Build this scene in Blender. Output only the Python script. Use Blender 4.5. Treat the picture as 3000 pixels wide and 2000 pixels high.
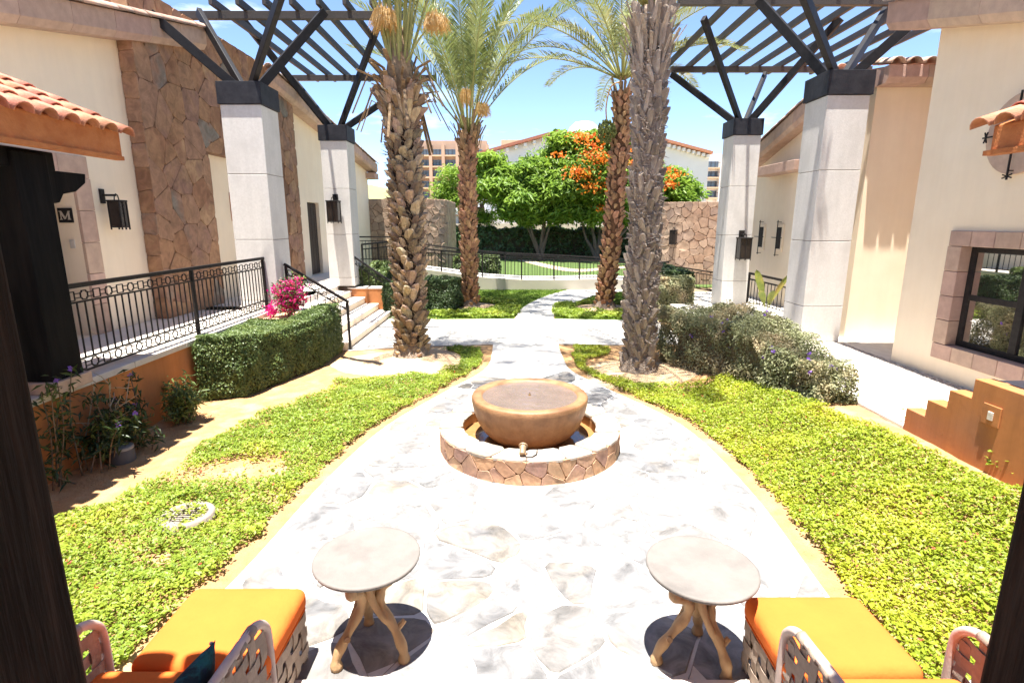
import bpy, math, random
import numpy as np
from mathutils import Vector, Matrix, noise

# ------------------------------------------------------------------ camera, sky, sun, exposure
for o in list(bpy.data.objects):
    bpy.data.objects.remove(o, do_unlink=True)
scene = bpy.context.scene
col = scene.collection
R = math.radians
FPX, HORIZON, CAMZ = 1600.0, 650.0, 2.4          # focal length and horizon in photo pixels, eye height in metres
PITCH = math.atan((1000 - HORIZON) / FPX)
cam_d = bpy.data.cameras.new('camera')
cam_d.sensor_width = 36.0
cam_d.lens = 36.0 * FPX / 3000.0
cam_d.clip_start = 0.05
cam_d.clip_end = 3000.0
cam = bpy.data.objects.new('camera', cam_d)
cam.location = (0, 0, CAMZ)
cam.rotation_euler = (math.pi / 2 - PITCH, 0, 0)
col.objects.link(cam)
scene.camera = cam

SUN_DIR = Vector((0.065, 0.135, -1.0)).normalized()
world = bpy.data.worlds.new('World')
scene.world = world
world.use_nodes = True
wn = world.node_tree.nodes
wl = world.node_tree.links
for n in list(wn):
    wn.remove(n)
sky = wn.new('ShaderNodeTexSky')
sky.sky_type = 'NISHITA'
sky.sun_disc = False
sky.sun_elevation = math.asin(-SUN_DIR.z)
sky.sun_rotation = math.atan2(-SUN_DIR.x, -SUN_DIR.y)
sky.air_density = 0.75
sky.altitude = 1500.0
sky.dust_density = 0.0
sky.ozone_density = 1.6
bg = wn.new('ShaderNodeBackground')
bg.inputs['Strength'].default_value = 0.086
tcw = wn.new('ShaderNodeTexCoord')
mpw = wn.new('ShaderNodeMapping')
mpw.inputs['Scale'].default_value = (1.3, 1.3, 5.0)
nzw = wn.new('ShaderNodeTexNoise')
nzw.inputs['Scale'].default_value = 2.6
nzw.inputs['Detail'].default_value = 9.0
nzw.inputs['Roughness'].default_value = 0.62
crw = wn.new('ShaderNodeValToRGB')
crw.color_ramp.elements[0].position = 0.60
crw.color_ramp.elements[0].color = (0, 0, 0, 1)
crw.color_ramp.elements[1].position = 0.85
crw.color_ramp.elements[1].color = (0.55, 0.55, 0.55, 1)
mxw = wn.new('ShaderNodeMixRGB')
mxw.inputs['Color2'].default_value = (9.0, 9.0, 9.4, 1)
outw = wn.new('ShaderNodeOutputWorld')
wl.new(tcw.outputs['Generated'], mpw.inputs['Vector'])
wl.new(mpw.outputs['Vector'], nzw.inputs['Vector'])
wl.new(nzw.outputs['Fac'], crw.inputs['Fac'])
wl.new(crw.outputs['Color'], mxw.inputs['Fac'])
wl.new(sky.outputs['Color'], mxw.inputs['Color1'])
wl.new(mxw.outputs['Color'], bg.inputs['Color'])
wl.new(bg.outputs['Background'], outw.inputs['Surface'])

sun_d = bpy.data.lights.new('sun', 'SUN')
sun_d.energy = 4.3
sun_d.angle = R(0.53)
sun_d.color = (1.0, 0.955, 0.88)
sun = bpy.data.objects.new('sun', sun_d)
sun.rotation_euler = SUN_DIR.to_track_quat('-Z', 'Y').to_euler()
sun.location = (0, -5, 30)
col.objects.link(sun)

vs = scene.view_settings
vs.view_transform = 'Standard'
vs.look = 'None'
vs.gamma = 1.0
vs.use_curve_mapping = False
vs.exposure = 2.05
scene.render.engine = 'CYCLES'
scene.cycles.use_denoising = True
scene.cycles.max_bounces = 8
scene.cycles.diffuse_bounces = 5
scene.cycles.transparent_max_bounces = 8

# ------------------------------------------------------------------ photo pixel -> place
_c, _s = math.cos(PITCH), math.sin(PITCH)
def ray(x, y):
    a = (x - 1500) / FPX; b = (1000 - y) / FPX
    return Vector((a, _c + b * _s, -_s + b * _c))
def atX(x, y, v):
    d = ray(x, y); t = v / d.x; return Vector((v, d.y * t, CAMZ + d.z * t))
def atY(x, y, v):
    d = ray(x, y); t = v / d.y; return Vector((d.x * t, v, CAMZ + d.z * t))
def atZ(x, y, v=0.0):
    d = ray(x, y); t = (v - CAMZ) / d.z; return Vector((d.x * t, d.y * t, v))
def sm(t):
    t = min(1.0, max(0.0, t)); return t * t * (3 - 2 * t)
PALMS = [(-1.76, 9.29), (-1.2, 15.6), (2.6, 15.3), (2.04, 8.52)]
def gz(x, y):
    """height of the planted ground"""
    z = 0.36 * sm((x - 2.15) / 1.75) * (1 - sm((y - 9.6) / 0.9))
    d = math.hypot(x - PALMS[0][0], y - PALMS[0][1])
    z += 0.13 * (1 - sm((d - 0.3) / 0.8))
    d = math.hypot(x - PALMS[3][0], y - PALMS[3][1])
    z += 0.07 * (1 - sm((d - 0.25) / 0.6))
    return z
def atG(x, y):
    z = 0.0
    for _ in range(12):
        p = atZ(x, y, z); z = 0.5 * z + 0.5 * gz(p.x, p.y)
    return atZ(x, y, z)

# ------------------------------------------------------------------ mesh helpers
class MB:
    def __init__(s):
        s.v = []; s.f = []
    def add(s, vs_, fs):
        n = len(s.v); s.v.extend([tuple(p) for p in vs_])
        s.f.extend([tuple(i + n for i in f) for f in fs]); return s
    def box(s, x0, y0, z0, x1, y1, z1):
        return s.add([(x0,y0,z0),(x1,y0,z0),(x1,y1,z0),(x0,y1,z0),(x0,y0,z1),(x1,y0,z1),(x1,y1,z1),(x0,y1,z1)],
                     [(0,3,2,1),(4,5,6,7),(0,1,5,4),(1,2,6,5),(2,3,7,6),(3,0,4,7)])
    def bar(s, p, q, w, h, up=(0, 0, 1)):
        p = Vector(p); q = Vector(q); d = (q - p).normalized(); up = Vector(up)
        if abs(d.dot(up)) > 0.98: up = Vector((0, 1, 0)) if abs(d.y) < 0.9 else Vector((1, 0, 0))
        a = d.cross(up).normalized() * (w / 2); b = a.cross(d).normalized() * (h / 2)
        vs_ = [p-a-b, p+a-b, p+a+b, p-a+b, q-a-b, q+a-b, q+a+b, q-a+b]
        return s.add(vs_, [(0,3,2,1),(4,5,6,7),(0,1,5,4),(1,2,6,5),(2,3,7,6),(3,0,4,7)])
    def tube(s, pts, rad, seg=8, cap=True):
        pts = [Vector(p) for p in pts]
        if not isinstance(rad, (list, tuple)): rad = [rad] * len(pts)
        n = len(s.v); ref = Vector((0.123, 0.31, 0.94)).normalized(); a = None
        for i, p in enumerate(pts):
            d = (pts[min(i+1, len(pts)-1)] - pts[max(i-1, 0)]).normalized()
            if a is None:
                a = d.cross(ref if abs(d.dot(ref)) < 0.95 else Vector((1, 0, 0))).normalized()
            else:
                a = (a - d * a.dot(d)).normalized()
            b = d.cross(a)
            for k in range(seg):
                t = 2 * math.pi * k / seg
                s.v.append(tuple(p + (a * math.cos(t) + b * math.sin(t)) * rad[i]))
        for i in range(len(pts) - 1):
            for k in range(seg):
                k2 = (k + 1) % seg
                s.f.append((n+i*seg+k, n+i*seg+k2, n+(i+1)*seg+k2, n+(i+1)*seg+k))
        if cap:
            s.f.append(tuple(n + k for k in reversed(range(seg))))
            s.f.append(tuple(n + (len(pts)-1)*seg + k for k in range(seg)))
        return s
    def lathe(s, prof, c=(0, 0, 0), seg=48, closed=False):
        n = len(s.v); m = len(prof)
        for k in range(seg):
            t = 2 * math.pi * k / seg
            for r, z in prof:
                s.v.append((c[0] + r * math.cos(t), c[1] + r * math.sin(t), c[2] + z))
        for k in range(seg):
            k2 = (k + 1) % seg
            for i in range(m if closed else m - 1):
                j = (i + 1) % m
                s.f.append((n+k*m+i, n+k2*m+i, n+k2*m+j, n+k*m+j))
        return s
    def prism(s, poly, z0, z1):
        n = len(poly)
        return s.add([(x, y, z0) for x, y in poly] + [(x, y, z1) for x, y in poly],
                     [tuple(reversed(range(n))), tuple(range(n, 2*n))] + [(i, (i+1) % n, n+(i+1) % n, n+i) for i in range(n)])
    def extrude(s, poly3, vec):
        n = len(poly3); vec = Vector(vec); P = [Vector(p) for p in poly3]
        return s.add(P + [p + vec for p in P],
                     [tuple(reversed(range(n))), tuple(range(n, 2*n))] + [(i, (i+1) % n, n+(i+1) % n, n+i) for i in range(n)])
    def mesh(s, name, smooth=False):
        me = bpy.data.meshes.new(name); me.from_pydata(s.v, [], s.f)
        if smooth:
            me.polygons.foreach_set('use_smooth', [True] * len(me.polygons))
        me.update(); return me
    def build(s, name, mat, parent=None, smooth=False, bevel=0.0, seg=2):
        return link(name, s.mesh(name, smooth), mat, parent, bevel, seg)

def link(name, me, mat, parent=None, bevel=0.0, seg=2):
    if mat is not None and not me.materials: me.materials.append(mat)
    o = bpy.data.objects.new(name, me); col.objects.link(o)
    if parent is not None:
        adopt(o, parent)
    if bevel:
        m = o.modifiers.new('bevel', 'BEVEL'); m.width = bevel; m.segments = seg; m.limit_method = 'ANGLE'; m.angle_limit = R(35)
    return o
ORG = {}
def adopt(o, parent):
    o.parent = parent
    o.matrix_parent_inverse = ORG.get(parent.name, Matrix.Identity(4))
def thing(name, label, cat, loc=(0, 0, 0), group=None):
    o = bpy.data.objects.new(name, None); o.empty_display_size = 0.2; col.objects.link(o)
    o.location = loc; ORG[o.name] = Matrix.Translation(-Vector(loc))
    return tag(o, label, cat, group)
def tag(o, label=None, cat=None, group=None, kind=None):
    if label: o['label'] = label
    if cat: o['category'] = cat
    if group: o['group'] = group
    if kind: o['kind'] = kind
    return o
def structure(o):
    o['kind'] = 'structure'; return o

# ------------------------------------------------------------------ materials
def nodes_of(m):
    m.use_nodes = True; return m.node_tree.nodes, m.node_tree.links, m.node_tree.nodes['Principled BSDF']
def mat(name, c1, c2=None, scale=4.0, rough=0.75, bump=0.15, bscale=40.0, metallic=0.0, rnd=0.0, hue=0.0, spec=0.3,
        c3=None, s3=1.2, stretch=(1, 1, 1), dist=0.02, lo=0.35, hi=0.65, streak=0.0):
    m = bpy.data.materials.new(name); n, l, b = nodes_of(m)
    b.inputs['Roughness'].default_value = rough; b.inputs['Metallic'].default_value = metallic
    b.inputs['Specular IOR Level'].default_value = spec
    tc = n.new('ShaderNodeTexCoord'); mp = n.new('ShaderNodeMapping'); mp.inputs['Scale'].default_value = stretch
    l.new(tc.outputs['Object'], mp.inputs['Vector'])
    c2 = c2 or tuple(v * 0.8 for v in c1)
    nz = n.new('ShaderNodeTexNoise'); nz.inputs['Scale'].default_value = scale; nz.inputs['Detail'].default_value = 7; nz.inputs['Roughness'].default_value = 0.6
    l.new(mp.outputs['Vector'], nz.inputs['Vector'])
    rp = n.new('ShaderNodeMapRange'); rp.inputs['From Min'].default_value = lo; rp.inputs['From Max'].default_value = hi
    l.new(nz.outputs['Fac'], rp.inputs['Value'])
    mx = n.new('ShaderNodeMixRGB'); mx.inputs['Color1'].default_value = (*c1, 1); mx.inputs['Color2'].default_value = (*c2, 1)
    l.new(rp.outputs['Result'], mx.inputs['Fac']); out = mx.outputs['Color']
    if c3:
        nz3 = n.new('ShaderNodeTexNoise'); nz3.inputs['Scale'].default_value = s3; nz3.inputs['Detail'].default_value = 5
        l.new(mp.outputs['Vector'], nz3.inputs['Vector'])
        r3 = n.new('ShaderNodeMapRange'); r3.inputs['From Min'].default_value = 0.52; r3.inputs['From Max'].default_value = 0.68
        l.new(nz3.outputs['Fac'], r3.inputs['Value'])
        m3 = n.new('ShaderNodeMixRGB'); m3.inputs['Color2'].default_value = (*c3, 1)
        l.new(r3.outputs['Result'], m3.inputs['Fac']); l.new(out, m3.inputs['Color1']); out = m3.outputs['Color']
    if streak:
        mp2 = n.new('ShaderNodeMapping'); mp2.inputs['Scale'].default_value = (2.6, 2.6, 0.22); l.new(tc.outputs['Object'], mp2.inputs['Vector'])
        n4 = n.new('ShaderNodeTexNoise'); n4.inputs['Scale'].default_value = 2.2; n4.inputs['Detail'].default_value = 8; n4.inputs['Roughness'].default_value = 0.68; l.new(mp2.outputs['Vector'], n4.inputs['Vector'])
        r4 = n.new('ShaderNodeMapRange'); r4.inputs['From Min'].default_value = 0.38; r4.inputs['From Max'].default_value = 0.72; r4.inputs['To Min'].default_value = 1.0; r4.inputs['To Max'].default_value = 1.0-streak; l.new(n4.outputs['Fac'], r4.inputs['Value'])
        v4 = n.new('ShaderNodeVectorMath'); v4.operation = 'SCALE'; l.new(out, v4.inputs[0]); l.new(r4.outputs['Result'], v4.inputs['Scale']); out = v4.outputs['Vector']
    if rnd or hue:
        oi = n.new('ShaderNodeObjectInfo'); hs = n.new('ShaderNodeHueSaturation')
        a = n.new('ShaderNodeMapRange'); a.inputs['To Min'].default_value = 1 - rnd; a.inputs['To Max'].default_value = 1 + rnd
        l.new(oi.outputs['Random'], a.inputs['Value']); l.new(a.outputs['Result'], hs.inputs['Value'])
        if hue:
            mu = n.new('ShaderNodeMath'); mu.operation = 'MULTIPLY'; mu.inputs[1].default_value = 7.13
            fr = n.new('ShaderNodeMath'); fr.operation = 'FRACT'
            h = n.new('ShaderNodeMapRange'); h.inputs['To Min'].default_value = 0.5 - hue; h.inputs['To Max'].default_value = 0.5 + hue
            l.new(oi.outputs['Random'], mu.inputs[0]); l.new(mu.outputs[0], fr.inputs[0]); l.new(fr.outputs[0], h.inputs['Value'])
            l.new(h.outputs['Result'], hs.inputs['Hue'])
        l.new(out, hs.inputs['Color']); out = hs.outputs['Color']
    l.new(out, b.inputs['Base Color'])
    if bump:
        nb = n.new('ShaderNodeTexNoise'); nb.inputs['Scale'].default_value = bscale; nb.inputs['Detail'].default_value = 6
        l.new(mp.outputs['Vector'], nb.inputs['Vector'])
        bp = n.new('ShaderNodeBump'); bp.inputs['Strength'].default_value = bump; bp.inputs['Distance'].default_value = dist
        l.new(nb.outputs['Fac'], bp.inputs['Height']); l.new(bp.outputs['Normal'], b.inputs['Normal'])
    return m
def stone_mat(name, cols, scale=9.0, bump=0.5, rough=0.8, pscale=3.0, lo=0.62, hi=1.3):
    """each piece takes its own tint out of a ramp (by object), veined by noise"""
    m = bpy.data.materials.new(name); n, l, b = nodes_of(m); b.inputs['Roughness'].default_value = rough; b.inputs['Specular IOR Level'].default_value = 0.25
    oi = n.new('ShaderNodeObjectInfo'); cr = n.new('ShaderNodeValToRGB'); cr.color_ramp.interpolation = 'LINEAR'
    el = cr.color_ramp.elements
    while len(el) < len(cols): el.new(0.5)
    for i, cc in enumerate(cols):
        el[i].position = i / (len(cols) - 1); el[i].color = (*cc, 1)
    tc = n.new('ShaderNodeTexCoord'); mp = n.new('ShaderNodeMapping'); l.new(tc.outputs['Object'], mp.inputs['Vector'])
    nz = n.new('ShaderNodeTexNoise'); nz.inputs['Scale'].default_value = scale; nz.inputs['Detail'].default_value = 9; nz.inputs['Roughness'].default_value = 0.65
    nz.inputs['Distortion'].default_value = 0.8
    l.new(mp.outputs['Vector'], nz.inputs['Vector'])
    n2 = n.new('ShaderNodeTexNoise'); n2.inputs['Scale'].default_value = pscale; n2.inputs['Detail'].default_value = 4
    l.new(mp.outputs['Vector'], n2.inputs['Vector'])
    ad = n.new('ShaderNodeMath'); ad.operation = 'MULTIPLY_ADD'; ad.inputs[1].default_value = 0.5; 
    sb = n.new('ShaderNodeMath'); sb.operation = 'SUBTRACT'; sb.inputs[1].default_value = 0.25; sb.use_clamp = True
    l.new(n2.outputs['Fac'], ad.inputs[0]); l.new(oi.outputs['Random'], ad.inputs[2]); l.new(ad.outputs[0], sb.inputs[0]); l.new(sb.outputs[0], cr.inputs['Fac'])
    r = n.new('ShaderNodeMapRange'); r.inputs['From Min'].default_value = 0.3; r.inputs['From Max'].default_value = 0.7
    r.inputs['To Min'].default_value = lo; r.inputs['To Max'].default_value = hi
    l.new(nz.outputs['Fac'], r.inputs['Value'])
    vm = n.new('ShaderNodeVectorMath'); vm.operation = 'SCALE'; l.new(cr.outputs['Color'], vm.inputs[0]); l.new(r.outputs['Result'], vm.inputs['Scale'])
    l.new(vm.outputs['Vector'], b.inputs['Base Color'])
    bp = n.new('ShaderNodeBump'); bp.inputs['Strength'].default_value = bump; bp.inputs['Distance'].default_value = 0.02
    l.new(nz.outputs['Fac'], bp.inputs['Height']); l.new(bp.outputs['Normal'], b.inputs['Normal'])
    return m
def leaf_mat(name, c1, c2, scale=30.0, trans=0.3, rough=0.5, c3=None, s3=2.0):
    m = bpy.data.materials.new(name); n, l, b = nodes_of(m); b.inputs['Roughness'].default_value = rough; b.inputs['Specular IOR Level'].default_value = 0.35
    tc = n.new('ShaderNodeTexCoord'); nz = n.new('ShaderNodeTexNoise'); nz.inputs['Scale'].default_value = scale; nz.inputs['Detail'].default_value = 2
    l.new(tc.outputs['Object'], nz.inputs['Vector'])
    r = n.new('ShaderNodeMapRange'); r.inputs['From Min'].default_value = 0.36; r.inputs['From Max'].default_value = 0.64
    l.new(nz.outputs['Fac'], r.inputs['Value'])
    mx = n.new('ShaderNodeMixRGB'); mx.inputs['Color1'].default_value = (*c1, 1); mx.inputs['Color2'].default_value = (*c2, 1)
    l.new(r.outputs['Result'], mx.inputs['Fac']); out = mx.outputs['Color']
    if c3:
        n3 = n.new('ShaderNodeTexNoise'); n3.inputs['Scale'].default_value = s3; n3.inputs['Detail'].default_value = 4
        l.new(tc.outputs['Object'], n3.inputs['Vector'])
        r3 = n.new('ShaderNodeMapRange'); r3.inputs['From Min'].default_value = 0.48; r3.inputs['From Max'].default_value = 0.7
        l.new(n3.outputs['Fac'], r3.inputs['Value'])
        m3 = n.new('ShaderNodeMixRGB'); m3.inputs['Color2'].default_value = (*c3, 1); l.new(r3.outputs['Result'], m3.inputs['Fac']); l.new(out, m3.inputs['Color1']); out = m3.outputs['Color']
    l.new(out, b.inputs['Base Color'])
    if trans:
        tr = n.new('ShaderNodeBsdfTranslucent'); l.new(out, tr.inputs['Color'])
        ms = n.new('ShaderNodeMixShader'); ms.inputs['Fac'].default_value = trans
        l.new(b.outputs['BSDF'], ms.inputs[1]); l.new(tr.outputs['BSDF'], ms.inputs[2]); l.new(ms.outputs[0], n['Material Output'].inputs['Surface'])
    return m

M = {}
M['stucco'] = mat('cream_stucco', (0.87, 0.74, 0.565), (0.83, 0.69, 0.515), 1.6, 0.9, 0.15, 70, c3=(0.81, 0.69, 0.535), s3=0.7, streak=0.05)
M['stucco_far'] = mat('pale_stucco', (0.52, 0.48, 0.40), (0.46, 0.42, 0.35), 0.5, 0.9, 0.1, 10)
M['porchfloor'] = mat('pale_floor_tile', (0.70, 0.64, 0.58), (0.62, 0.56, 0.50), 3, 0.6, 0.1, 30)
M['canter'] = mat('pink_cantera', (0.52, 0.36, 0.28), (0.42, 0.29, 0.23), 7, 0.85, 0.35, 90, rnd=0.12, hue=0.012)
M['column'] = mat('grey_cast_stone', (0.68, 0.655, 0.62), (0.60, 0.575, 0.54), 28, 0.85, 0.2, 75, rnd=0.04, c3=(0.58, 0.555, 0.52), s3=2.2, lo=0.3, hi=0.7, streak=0.12)
M['steel'] = mat('dark_steel', (0.022, 0.021, 0.023), (0.015, 0.014, 0.015), 12, 0.5, 0.1, 60, spec=0.15)
M['slat'] = mat('weathered_dark_slat', (0.06, 0.05, 0.045), (0.04, 0.034, 0.03), 9, 0.55, 0.15, 60, stretch=(6, 0.6, 6), rnd=0.15)
M['capplate'] = mat('black_cap_plate', (0.02, 0.02, 0.025), (0.036, 0.036, 0.042), 7, 0.55, 0.15, 40, spec=0.15)
M['iron'] = mat('black_iron', (0.018, 0.016, 0.016), (0.03, 0.026, 0.024), 20, 0.55, 0.1, 90, spec=0.15)
M['blackwood'] = mat('black_painted_timber', (0.005, 0.005, 0.006), (0.012, 0.011, 0.011), 10, 0.7, 0.35, 22, stretch=(1, 1, 0.12), spec=0.06)
M['brownwood'] = mat('dark_brown_timber', (0.042, 0.028, 0.021), (0.014, 0.010, 0.008), 9, 0.75, 0.7, 26, stretch=(1.6, 1.6, 0.11), dist=0.03, lo=0.3, hi=0.62, spec=0.06)
M['terracotta'] = mat('terracotta_render', (0.50, 0.20, 0.07), (0.42, 0.165, 0.06), 2.2, 0.85, 0.06, 25, c3=(0.38, 0.17, 0.09), s3=1.1, streak=0.22)
M['coping'] = mat('pale_coping', (0.62, 0.56, 0.50), (0.52, 0.47, 0.42), 6, 0.75, 0.2, 50, rnd=0.06)
M['tile'] = mat('clay_roof_tile', (0.52, 0.22, 0.14), (0.40, 0.15, 0.09), 11, 0.8, 0.3, 60, rnd=0.16, hue=0.014)
M['tile_bed'] = mat('orange_fascia_render', (0.50, 0.19, 0.065), (0.40, 0.13, 0.04), 7, 0.8, 0.4, 45)
M['greytile'] = mat('weathered_grey_tile', (0.34, 0.30, 0.27), (0.46, 0.28, 0.20), 7, 0.85, 0.4, 50, rnd=0.2)
M['soil'] = mat('sandy_soil', (0.46, 0.27, 0.125), (0.36, 0.20, 0.09), 7, 0.95, 0.9, 45, c3=(0.50, 0.33, 0.18), s3=2.5, dist=0.03)
M['sand'] = mat('pale_sand', (0.58, 0.42, 0.26), (0.50, 0.34, 0.20), 8, 0.95, 0.8, 50, dist=0.03)
M['mortar'] = mat('mortar', (0.60, 0.575, 0.53), (0.52, 0.495, 0.455), 8, 0.9, 0.4, 60)
M['concrete'] = mat('brushed_path', (0.50, 0.48, 0.44), (0.42, 0.40, 0.37), 4, 0.85, 0.3, 60)
M['flag'] = stone_mat('quartzite_flagstone', [(0.122, 0.121, 0.124), (0.205, 0.203, 0.201), (0.155, 0.147, 0.141), (0.25, 0.246, 0.242), (0.135, 0.134, 0.137), (0.20, 0.175, 0.143), (0.19, 0.19, 0.193)], 5, 0.6, 0.6, lo=0.55, hi=1.75)
M['clad'] = stone_mat('brown_cladding_stone', [(0.27, 0.14, 0.08), (0.35, 0.20, 0.11), (0.29, 0.155, 0.095), (0.40, 0.25, 0.14), (0.27, 0.155, 0.115), (0.34, 0.20, 0.12), (0.31, 0.18, 0.115), (0.31, 0.18, 0.12), (0.22, 0.19, 0.155)], 5, 0.35, 0.85)
M['cladbed'] = mat('cladding_joint', (0.23, 0.13, 0.08), (0.17, 0.095, 0.06), 8, 0.95, 0.3, 50)
M['ringstone'] = stone_mat('tan_ring_stone', [(0.46, 0.27, 0.155), (0.40, 0.23, 0.145), (0.50, 0.32, 0.19), (0.31, 0.185, 0.145), (0.44, 0.26, 0.15), (0.50, 0.34, 0.21)], 8, 0.5, 0.85)
M['ringcap'] = stone_mat('pale_ring_cap', [(0.40, 0.34, 0.28), (0.33, 0.26, 0.20), (0.44, 0.39, 0.34)], 7, 0.5, 0.7)
M['farclad'] = stone_mat('rose_cladding_stone', [(0.38, 0.26, 0.18), (0.32, 0.21, 0.145), (0.43, 0.31, 0.22), (0.28, 0.20, 0.155)], 4, 0.5, 0.85)
M['lawn'] = mat('lawn_thatch', (0.16, 0.22, 0.03), (0.12, 0.18, 0.025), 12, 0.95, 0.5, 90)
M['straw'] = mat('dry_edge', (0.40, 0.27, 0.12), (0.32, 0.2, 0.09), 12, 0.95, 0.6, 70)

# ------------------------------------------------------------------ pieces: irregular stones
def clip_half(poly, px, py, nx, ny):
    out = []
    for i in range(len(poly)):
        a = poly[i]; b = poly[(i + 1) % len(poly)]
        da = (a[0]-px)*nx + (a[1]-py)*ny; db = (b[0]-px)*nx + (b[1]-py)*ny
        if da <= 0: out.append(a)
        if (da < 0 < db) or (db < 0 < da):
            t = da / (da - db); out.append((a[0]+(b[0]-a[0])*t, a[1]+(b[1]-a[1])*t))
    return out
def cells(w, h, size, rng, jit=0.42, drop=0.12, sx=1.0, sy=1.0):
    nx = max(1, round(w / (size * sx))); ny = max(1, round(h / (size * sy)))
    dx, dy = w / nx, h / ny; seeds = {}
    for i in range(nx):
        for j in range(ny):
            if rng.random() > drop:
                seeds[i, j] = ((i + 0.5 + rng.uniform(-jit, jit)) * dx, (j + 0.5 + rng.uniform(-jit, jit)) * dy)
    res = []
    for (i, j), p in seeds.items():
        poly = [(0, 0), (w, 0), (w, h), (0, h)]
        for a in range(-3, 4):
            for b in range(-3, 4):
                q = seeds.get((i + a, j + b))
                if q and (a or b) and poly:
                    poly = clip_half(poly, (p[0]+q[0])/2, (p[1]+q[1])/2, q[0]-p[0], q[1]-p[1])
        if len(poly) > 2: res.append(poly)
    return res
def inset(poly, d):
    out = poly; n = len(poly)
    area = sum(poly[i][0]*poly[(i+1) % n][1] - poly[(i+1) % n][0]*poly[i][1] for i in range(n))
    sg = 1 if area > 0 else -1
    for i in range(n):
        a = poly[i]; b = poly[(i+1) % n]; ex, ey = b[0]-a[0], b[1]-a[1]; L = math.hypot(ex, ey)
        if L < 1e-6: continue
        nx, ny = sg*ey/L, -sg*ex/L
        out = clip_half(out, a[0]-nx*d, a[1]-ny*d, nx, ny)
        if len(out) < 3: return []
    return out
def roughen(poly, rng, amt):
    """cut the corners and bend the edges a little so a cell reads as a broken stone"""
    out = []; n = len(poly)
    for i in range(n):
        a = poly[i]; b = poly[(i+1) % n]; L = math.hypot(b[0]-a[0], b[1]-a[1])
        for t in ((0.12, 0.5, 0.88) if L > amt * 8 else (0.25, 0.75)):
            k = rng.uniform(-amt, amt) if t == 0.5 else rng.uniform(-amt, amt) * 0.4
            nx, ny = (b[1]-a[1])/max(L, 1e-6), -(b[0]-a[0])/max(L, 1e-6)
            out.append((a[0]+(b[0]-a[0])*t+nx*k, a[1]+(b[1]-a[1])*t+ny*k))
    return out
def area2(p):
    return abs(sum(p[i][0]*p[(i+1) % len(p)][1] - p[(i+1) % len(p)][0]*p[i][1] for i in range(len(p)))) / 2
def lay_stones(polys, fmap, h0, h1, material, parent, rng, gap=0.008, rough=0.006, cham=0.006, name='stone', min_area=0.0015, limit=300, tilt=0.003):
    polys = [p for p in (inset(p, gap) for p in polys) if p and area2(p) > min_area]
    polys.sort(key=area2, reverse=True)
    rest = MB()
    for k, p in enumerate(polys):
        p = roughen(p, rng, rough); n = len(p)
        cx = sum(a for a, _ in p)/n; cy = sum(b for _, b in p)/n
        q = [(cx+(a-cx)*(1-cham/max(0.02, math.hypot(a-cx, b-cy))), cy+(b-cy)*(1-cham/max(0.02, math.hypot(a-cx, b-cy)))) for a, b in p]
        hh = h1 * rng.uniform(0.75, 1.15) if h1 > 0 else h1; tx, ty = rng.uniform(-tilt, tilt)*8, rng.uniform(-tilt, tilt)*8
        vs_ = [fmap(a, b, h0) for a, b in p] + [fmap(a, b, hh*0.7) for a, b in p] + [fmap(a, b, hh + (a-cx)*tx + (b-cy)*ty) for a, b in q]
        fs = [(i, (i+1) % n, n+(i+1) % n, n+i) for i in range(n)] + [(n+i, n+(i+1) % n, 2*n+(i+1) % n, 2*n+i) for i in range(n)] + [tuple(range(2*n, 3*n))]
        if k < limit:
            MB().add(vs_, fs).build(name, material, parent)
        else:
            rest.add(vs_, fs)
    if rest.f:
        tag(rest.build(name + '_infill', material, parent), kind='stuff')

def smooth_line(pts, n=6):
    out = []
    P = [Vector((*p, 0)) if len(p) == 2 else Vector(p) for p in pts]
    for i in range(len(P) - 1):
        p0, p1, p2, p3 = P[max(i-1, 0)], P[i], P[i+1], P[min(i+2, len(P)-1)]
        for k in range(n):
            t = k / n
            out.append(0.5*((2*p1) + (p2-p0)*t + (2*p0-5*p1+4*p2-p3)*t*t + (3*p1-p0-3*p2+p3)*t**3))
    out.append(P[-1]); return out
def in_poly(x, y, poly):
    x = np.asarray(x); y = np.asarray(y); r = np.zeros(x.shape, bool); n = len(poly)
    for i in range(n):
        x1, y1 = poly[i][:2]; x2, y2 = poly[(i+1) % n][:2]
        if y1 == y2: continue
        c = ((y1 > y) != (y2 > y)) & (x < (x2-x1)*(y-y1)/(y2-y1)+x1)
        r ^= c
    return r

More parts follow.
